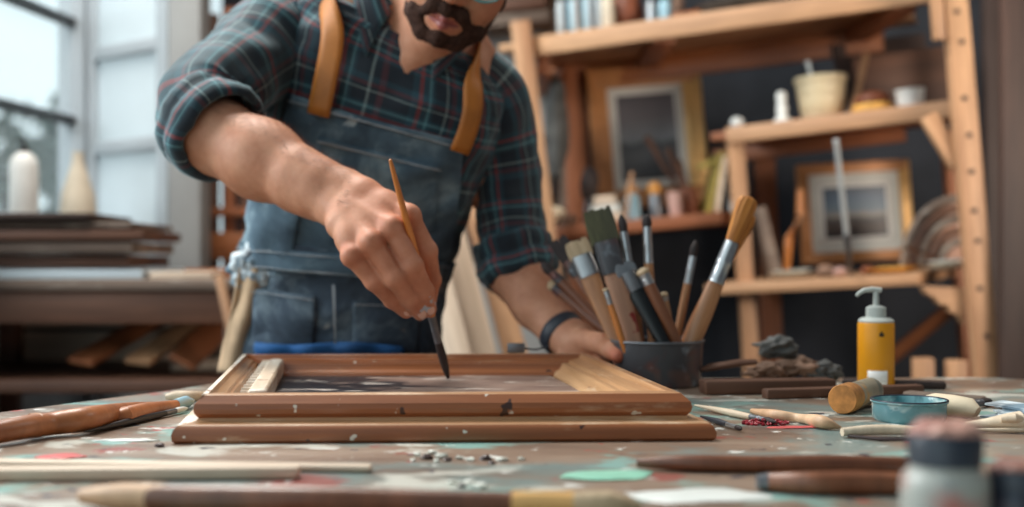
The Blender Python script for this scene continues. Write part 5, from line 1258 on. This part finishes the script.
# hanging sacks/tools by the left post (dark and grey shapes)
for k, (px, py, sx_, sz, mt, lb) in enumerate([(556, 130, .030, .13, 'rag_grey', 'grey rag hanging left of the dark inner post'), (551, 165, .022, .12, 'bristle_dark', 'long dark brush head hanging beside the front post')]):
    c = P(px, py, 3.02+.05*k); tag(MB().blob((0, 0, 0), (sx_, .03, sz), k+7, .16, 4, 2).done('hanging_rag', mt, None, c, angle=80), lb, 'rag')
# items on the middle shelf
p = on(A1, B1, 737, .06); tag(MB().blob((0, 0, .014), (.016, .016, .014), 2, .03, 3).done('porcelain_ball', 'white_ceramic', None, p), 'little round white knob at the left end of the middle shelf', 'knob')
lathe_thing('figurine_bottle', 'small silvery-white bottle left of the cream bucket', 'bottle', on(A1, B1, 783, .05), [(.0001, 0), (.020, 0), (.020, .008), (.011, .014), (.013, .035), (.009, .046), (.012, .058), (.010, .070), (.0001, .074)], 'white_ceramic', r1)
p = on(A1, B1, 823, .11); bk = thing('cream_bucket', 'cream ribbed bucket with a white spatula sticking out, on the middle shelf', 'bucket', p, r1)
MB().lathe([(.0001, 0), (.042, 0), (.046, .004), (.052, .045), (.056, .085), (.060, .088), (.060, .098), (.057, .100), (.053, .098), (.044, .01), (.0001, .006)], 40, cap=False).done('body', 'cream_ceramic', bk)
for z in (.028, .060): MB().tube([(math.cos(2*PI*k/40)*(.0475+z*.11), math.sin(2*PI*k/40)*(.0475+z*.11), z) for k in range(41)], .0012, 6, cap=False).done('rib', 'cream_ceramic', bk)
MB().tube([p+V((-.005, 0, .03)), p+V((-.028, 0, .105)), p+V((-.036, 0, .135))], [.006, .008, .011], 12, flat=.4).done('bucket_spatula', 'white_ceramic', None)
o = bpy.data.objects['bucket_spatula']; tag(o, 'white spatula standing in the cream bucket', 'spatula')
a, b_ = on(A1, B1, 852, .10), P(866, 54, 2.78); tag(beam('wood_slat', a+V((0, 0, .004)), b_, .014, .012, 'pine', None), 'pale thin slat leaning right of the cream bucket', 'slat')
for k, (x0, y0, x1, y1, d, mt, lb) in enumerate([(836, 45, 928, 33, 2.92, 'dark_wood', 'reddish-brown board at the very back of the middle shelf'), (856, 58, 946, 46, 2.84, 'brown_wood', 'wide brown board leaning on the middle shelf behind the cups')]):
    a, b_ = P(x0, y0, d), P(x1, y1, d); h = .15 if k == 0 else .135; m_ = beam('brown_board', a+V((0, 0, -h/2)), b_+V((0, 0, -h/2)), h, .014, mt, None); tag(m_, lb, 'board')
    
p = on(A1, B1, 873, .08); tag(MB().lathe([(.0001, 0), (.038, 0), (.044, .006), (.044, .014), (.038, .020), (.0001, .021)], 32, cap=False).done('ochre_disc', 'yellow_ochre', None, p, r1), 'ochre round cake of pigment on the middle shelf', 'pigment')
p2 = p+V((0, 0, .0215)); tag(MB().lathe([(.0001, 0), (.036, 0), (.039, .005), (.036, .016), (.022, .025), (.0001, .027)], 32, cap=False).done('brown_disc', 'bun_brown', None, p2, r1), 'brown domed cake of pigment on top of the ochre one', 'pigment')
lathe_thing('white_cup', 'small white cup right of the pigment cakes on the middle shelf', 'cup', on(A1, B1, 911, .06), [(.0001, 0), (.022, 0), (.028, .012), (.031, .038), (.033, .040), (.0295, .040), (.020, .006), (.0001, .005)], 'white_ceramic', r1)
# items on the lower shelf
p = P(836, 140, 2.40); q = P(849, 256, 2.52)
mr_ = thing('metal_rod', 'thin bright metal rod leaning across the blue landscape', 'rod', q)
MB().tube([p-q, p.lerp(q, .82)-q], .0055, 10).done('rod', 'rod_silver', mr_); MB().tube([p.lerp(q, .80)-q, V((0, 0, .0)), on(A2, B2, 850, .03)-q+V((0, 0, .004))], [.008, .0055, .0055], 10).done('sleeve', 'steel_dull', mr_)
pl_ = [(.0001, .0), (.020, 0), (.045, .004), (.062, .012), (.063, .014), (.044, .008), (.0001, .006)]
def plate(px, back, s, mt, lb, dz=0.0, seg=36): tag(MB().lathe([(r*s, z*s) for r, z in pl_], seg, cap=False).done('plate', mt, None, on(A2, B2, px, back)+V((0, 0, dz)), r2), lb, 'plate')
plate(792, .07, .85, 'beige_ceramic', 'shallow beige plate at the left of the lower right shelf')
plate(792, .07, .72, 'white_ceramic', 'white plate nested on the beige plate at the left of the lower right shelf', .010)
plate(892, .07, .95, 'yellow_ochre', 'ochre cream plate in the middle of the lower right shelf')
plate(947, .07, .75, 'beige_ceramic', 'lower of two cream bowls at the right end of the lower right shelf')
plate(947, .07, .66, 'white_ceramic', 'upper of two cream bowls at the right end of the lower right shelf', .012)
for k, (px, s, mt, lb) in enumerate([(826, .018, 'rag_brown', 'brown lump on the lower shelf left of the metal rod'), (840, .013, 'pink_stone', 'small pink lump behind the metal rod foot'), (868, .013, 'bun_brown', 'small dark lump right of the metal rod foot')]):
    p = on(A2, B2, px, .05); tag(MB().blob((0, 0, s*.72), (s*1.2, s, s*.8), k+40, .15, 3).done('clay_lump', mt, None, p), lb, 'clay')
# carved ornament: concentric curved mouldings
oc = on(A2, B2, 951, .16); orn = thing('carved_ornament', 'scrolled carved wooden ornament standing behind the pegged post', 'carving', oc)
for k, (r_, mt) in enumerate(((.150, 'grey_wood'), (.128, 'brown_wood'), (.106, 'grey_wood'), (.080, 'brown_wood'), (.056, 'grey_wood'))):
    pts = [(-r_*math.sin(a)*.82+.02, 0, r_*math.cos(a)*1.0+.004) for a in [i/16*PI/2*.98 for i in range(17)]]
    MB().tube(pts, .010, 10).done('scroll', mt, orn)
MB().prism([(.02, .0)]+[(-.145*math.sin(a)*.82+.02, .145*math.cos(a)) for a in [i/16*PI/2 for i in range(17)]][::-1], .012, Matrix.Translation((0, .012, .004))@Matrix.Rotation(PI/2, 4, 'X')).done('backing', 'orange_wood', orn)
# left end of the lower right shelf: curved amber frame and grey board
tag(MB().tube([on(A2, B2, 785, .12), P(789, 238, 2.82), P(800, 214, 2.82), P(800, 190, 2.82)], [.010, .011, .010, .008], 12).done('curved_frame', 'handle_orange', None), 'curved amber wooden piece left of the blue landscape', 'wood')
p = on(A2, B2, 775, .10); tag(MB().box((0, 0, .085), (.02, .10, .17), bev=.002).done('leaning_canvas', 'grey_wood', None, p, Euler((0, math.radians(-14), 0))), 'grey board leaning at the left end of the lower right shelf', 'board')
# items on the top board
def ontop(px, back=.08): return on(A0, B0, px, back)+V((0, 0, .0))
for k in range(9):
    cols = ['panel_white', 'steel_dull', 'pale_blue', 'panel_white', 'grey_wood', 'pale_blue', 'panel_white', 'steel_dull', 'panel_white']; nm = ['white', 'grey', 'pale blue', 'white', 'brownish', 'pale blue', 'white', 'grey', 'white']
    p = ontop(562+4.6*k, .06); tag(MB().box((0, .05, .045), (.0102, .10, .09-.004*(k % 3)), bev=.001).done('book', cols[k], None, p+V((0, 0, .003)), r0), ['leftmost', 'second from left', 'third from left', 'fourth from left', 'middle', 'fourth from right', 'third from right', 'second from right', 'rightmost'][k]+' book of the row on the top board, with '+nm[k]+' spine', 'book', 'row of books on the top board')
p = ontop(628, .09); lathe_thing('dark_vase', 'round dark reddish-brown vase on the top board', 'vase', p, [(.0001, 0), (.024, 0), (.037, .025), (.039, .05), (.030, .08), (.020, .095), (.024, .11), (.018, .11), (.0001, .10)], 'bun_brown', r0)
lathe_thing('white_jar', 'white jar left of the dark vase on the top board', 'jar', ontop(609, .03), [(.0001, 0), (.014, 0), (.016, .01), (.016, .07), (.012, .08), (.0001, .082)], 'beige_ceramic', r0)
for k, (px, mt, lb) in enumerate([(652, 'steel', 'silvery jar right of the dark vase on the top board'), (666, 'pale_blue', 'pale blue jar on the top board'), (679, 'rag_brown', 'brown jar right of the pale blue jar on the top board')]):
    lathe_thing('small_jar', lb, 'jar', ontop(px, .06), [(.0001, 0), (.014, 0), (.015, .008), (.015, .045), (.012, .055), (.0001, .057)], mt, r0)
tag(MB().lathe([(.0001, 0), (.04, 0), (.085, .018), (.100, .030), (.097, .031), (.04, .006), (.0001, .005)], 40, cap=False).done('shallow_bowl', 'rag_grey', None, ontop(735, .13), r0), 'wide shallow dark bowl on the top board', 'bowl')
a, b_ = ontop(672, .03), ontop(700, .05); a.z += .007; b_.z += .012; tag(beam('wooden_offcut', a, b_, .012, .03, 'orange_wood', None), 'reddish wooden offcut on the top board before the shallow bowl', 'wood')
# boards behind, above the man's shoulder
us = thing('wall_shelf', 'grey wall shelf with stacked planks above the man\'s shoulder', 'shelf', P(505, 40, 3.28))
def loc(p): return p-us.location
for (x0, y0, x1, y1, th, mt) in ((470, 28, 548, 20, .03, 'grey_wood'), (490, 12, 545, 6, .03, 'brown_wood'), (478, 0, 560, -8, .035, 'grey_wood')):
    beam('plank', loc(P(x0, y0, 3.24)), loc(P(x1, y1, 3.24)), th, .12, mt, us)
p, q = P(548, -30, 3.30), P(553, 60, 3.30); tag(beam('upright_post', ext(q, p, 1.9), ext(p, q, 0), .052, .04, 'grey_wood', None), 'grey-brown upright post behind the left end of the shelving', 'post')
wall_seg('wall_side', (-.10, 3.30), (.14, 3.30), 0, 1.8, 'pillar_grey', .02)
# pale boards seen between the man's body and his left arm
for k, (x0, x1, mt, lb) in enumerate([(420, 470, 'cream_wood', 'pale upright board behind the man, leftmost between his body and left arm'), (446, 496, 'cream_wood', 'pale upright board behind the man, middle of the three'), (474, 528, 'pine', 'pale upright board behind the man, rightmost, below his rolled sleeve')]):
    p, q = P(x0, 205, 2.35+.04*k), P(x1, 400, 2.30+.04*k); tag(beam('upright_board', p, ext(p, q, 0), .048, .016, mt, None), lb, 'board')

# ------------------------------------------------------------------ left bench
bz = .915; bn = thing('workbench', 'old brown workbench with lower shelf along the window wall', 'workbench', (-.85, 2.45, 0))
def bl(x, y, z): return V((x+.85, y-2.45, z))
def bb_(x0, x1, y0, y1, z0, z1, mt, nm): MB().box(tuple(bl((x0+x1)/2, (y0+y1)/2, (z0+z1)/2)), (x1-x0, y1-y0, z1-z0), bev=.003).done(nm, mt, bn)
bb_(-1.14, -.49, 2.26, 2.72, bz-.022, bz, 'grey_wood', 'bench_top'); bb_(-1.14, -.50, 2.27, 2.295, bz-.085, bz-.023, 'brown_wood', 'apron_board')
bb_(-1.14, -.49, 2.26, 2.72, .700, .724, 'brown_wood', 'lower_shelf'); bb_(-1.14, -.50, 2.70, 2.715, .725, bz-.023, 'cream_wood', 'back_panel')
for x in (-1.12, -.53):
    for y in (2.30, 2.68): bb_(x-.02, x+.02, y-.02, y+.02, 0, bz-.023, 'brown_wood', 'leg')
bb_(-1.10, -.55, 2.69, 2.70, .79, .80, 'dark_wood', 'panel_groove')
def flat_board(x0, x1, y0, y1, z, th, ang, mt, lb, nm='stacked_board'):
    c = ((x0+x1)/2, (y0+y1)/2, z+th/2); return tag(MB().box((0, 0, 0), (x1-x0, y1-y0, th), bev=.0015).done(nm, mt, None, c, (0, 0, ang)), lb, 'board', 'boards stacked on the workbench')
zz = bz
stack = [(-1.02, -.70, 2.27, .018, .00, 'panel_white', 'white-edged board near the bottom of the bench stack'), (-1.12, -.735, 2.28, .022, .03, 'brown_wood', 'brown board above the white-edged one in the bench stack'),
         (-1.12, -.72, 2.26, .020, .02, 'grey_wood', 'grey board in the middle of the bench stack'), (-1.12, -.70, 2.25, .018, .04, 'brown_wood', 'brown board sticking out farthest right in the bench stack'),
         (-1.12, -.725, 2.27, .012, .02, 'grey_wood', 'thin greyish board second from the top of the bench stack'), (-1.12, -.80, 2.24, .012, .05, 'dark_wood', 'dark brown board on top of the bench stack')]
for x0, x1, y0, th, ang, mt, lb in stack:
    flat_board(x0, x1, y0, y0+.30, zz, th, ang, mt, lb); zz += th+.0045
flat_board(-.692, -.575, 2.28, 2.40, bz, .013, .05, 'cream_wood', 'cream offcut lying on the bench, right of the stack', 'offcut')
flat_board(-.665, -.51, 2.44, 2.56, bz, .018, -.06, 'orange_wood', 'orange plank lying on the bench behind the cream offcut', 'offcut')
# planks leaning on the lower shelf
for k, (x0, x1, y1, mt, lb) in enumerate([(88, 190, 300, 'pine_dark', 'leaning plank on the lower bench shelf, leftmost of three'), (145, 245, 290, 'pine', 'leaning plank on the lower bench shelf, middle of three'), (190, 262, 296, 'pine_dark', 'leaning plank on the lower bench shelf, rightmost of three')]):
    a = P(x0-8, 378, 2.33); a.z = .752; b_ = P(x1-26, y1+14, 2.60); tag(beam('leaning_plank', a, b_, .056, .012, mt, None, upv=V((.3, .8, .6))), lb, 'plank')
for k in range(3):
    a = P(172+6*k, 372-9*k, 2.42+.05*k); b_ = P(236, 352-9*k, 2.42+.05*k); a.z = b_.z = .738+.025*k; 
    tag(MB().tube([a, b_], .012, 14).done('dowel', 'cream_wood' if k != 1 else 'grey_wood', None), ['pale dowel at the bottom of the pile on the lower bench shelf', 'grey dowel in the middle of the pile on the lower bench shelf', 'pale dowel on top of the pile on the lower bench shelf'][k], 'dowel')
p, q = P(219, 276, 2.22), P(238, 362, 2.22); tag(beam('leaning_stick', p, ext(p, q, 0), .016, .012, 'pine', None), 'thin tan stick leaning against the front of the bench', 'stick')
# easel by the pillar
ez = thing('easel', 'dark brown wooden easel standing between the pillar and the man', 'easel', P(225, 400, 2.98)); ez.location.z = 0
def el(p): return p-ez.location
for x, y0, mt in ((213, 14, 'brown_wood'), (230, 8, 'pine_dark'), (246, 20, 'brown_wood')): p = P(x, y0, 2.98); beam('upright', el(p), el(V((p.x, p.y, 0))), .026, .026, mt, ez)
for y, h, mt in ((88, .03, 'brown_wood'), (212, .022, 'pine_dark'), (246, .066, 'orange_wood')): beam('crosspiece', el(P(205, y, 2.96)), el(P(252, y, 2.96)), h, .02, mt, ez)
# bottles on the sill
SZ = 1.0205
b_ = thing('lotion_bottle', 'white bottle with black pump on the window sill', 'bottle', (P(24, 0, 2.62).x, 2.62, SZ-.0125+.0125))
zt = P(0, 152, 2.62).z-SZ
MB().lathe([(.0001, 0), (.028, 0), (.030, .004), (.030, zt*.80), (.026, zt*.92), (.012, zt)], 32, cap=False).done('body', 'white_plastic', b_)
MB().lathe([(.012, zt), (.013, zt+.002), (.012, zt+.012), (.004, zt+.014), (.004, zt+.026), (.0001, zt+.026)], 20, cap=False).done('pump_neck', 'black', b_)
MB().tube([(.004, 0, zt+.028), (-.012, 0, zt+.028), (-.020, 0, zt+.023)], [.004, .0035, .003], 10).done('pump_spout', 'black', b_)
zt = P(0, 152, 2.70).z-SZ; v_ = [(.0001, 0), (.040, 0), (.043, .010), (.036, zt*.45), (.018, zt*.78), (.012, zt*.9), (.013, zt), (.010, zt), (.009, zt*.85), (.0001, zt*.8)]
tag(MB().lathe(v_, 32, cap=False).done('cream_vase', 'beige_ceramic', None, (P(78, 0, 2.70).x, 2.70, SZ)), 'cream narrow-necked vase on the window sill', 'vase')
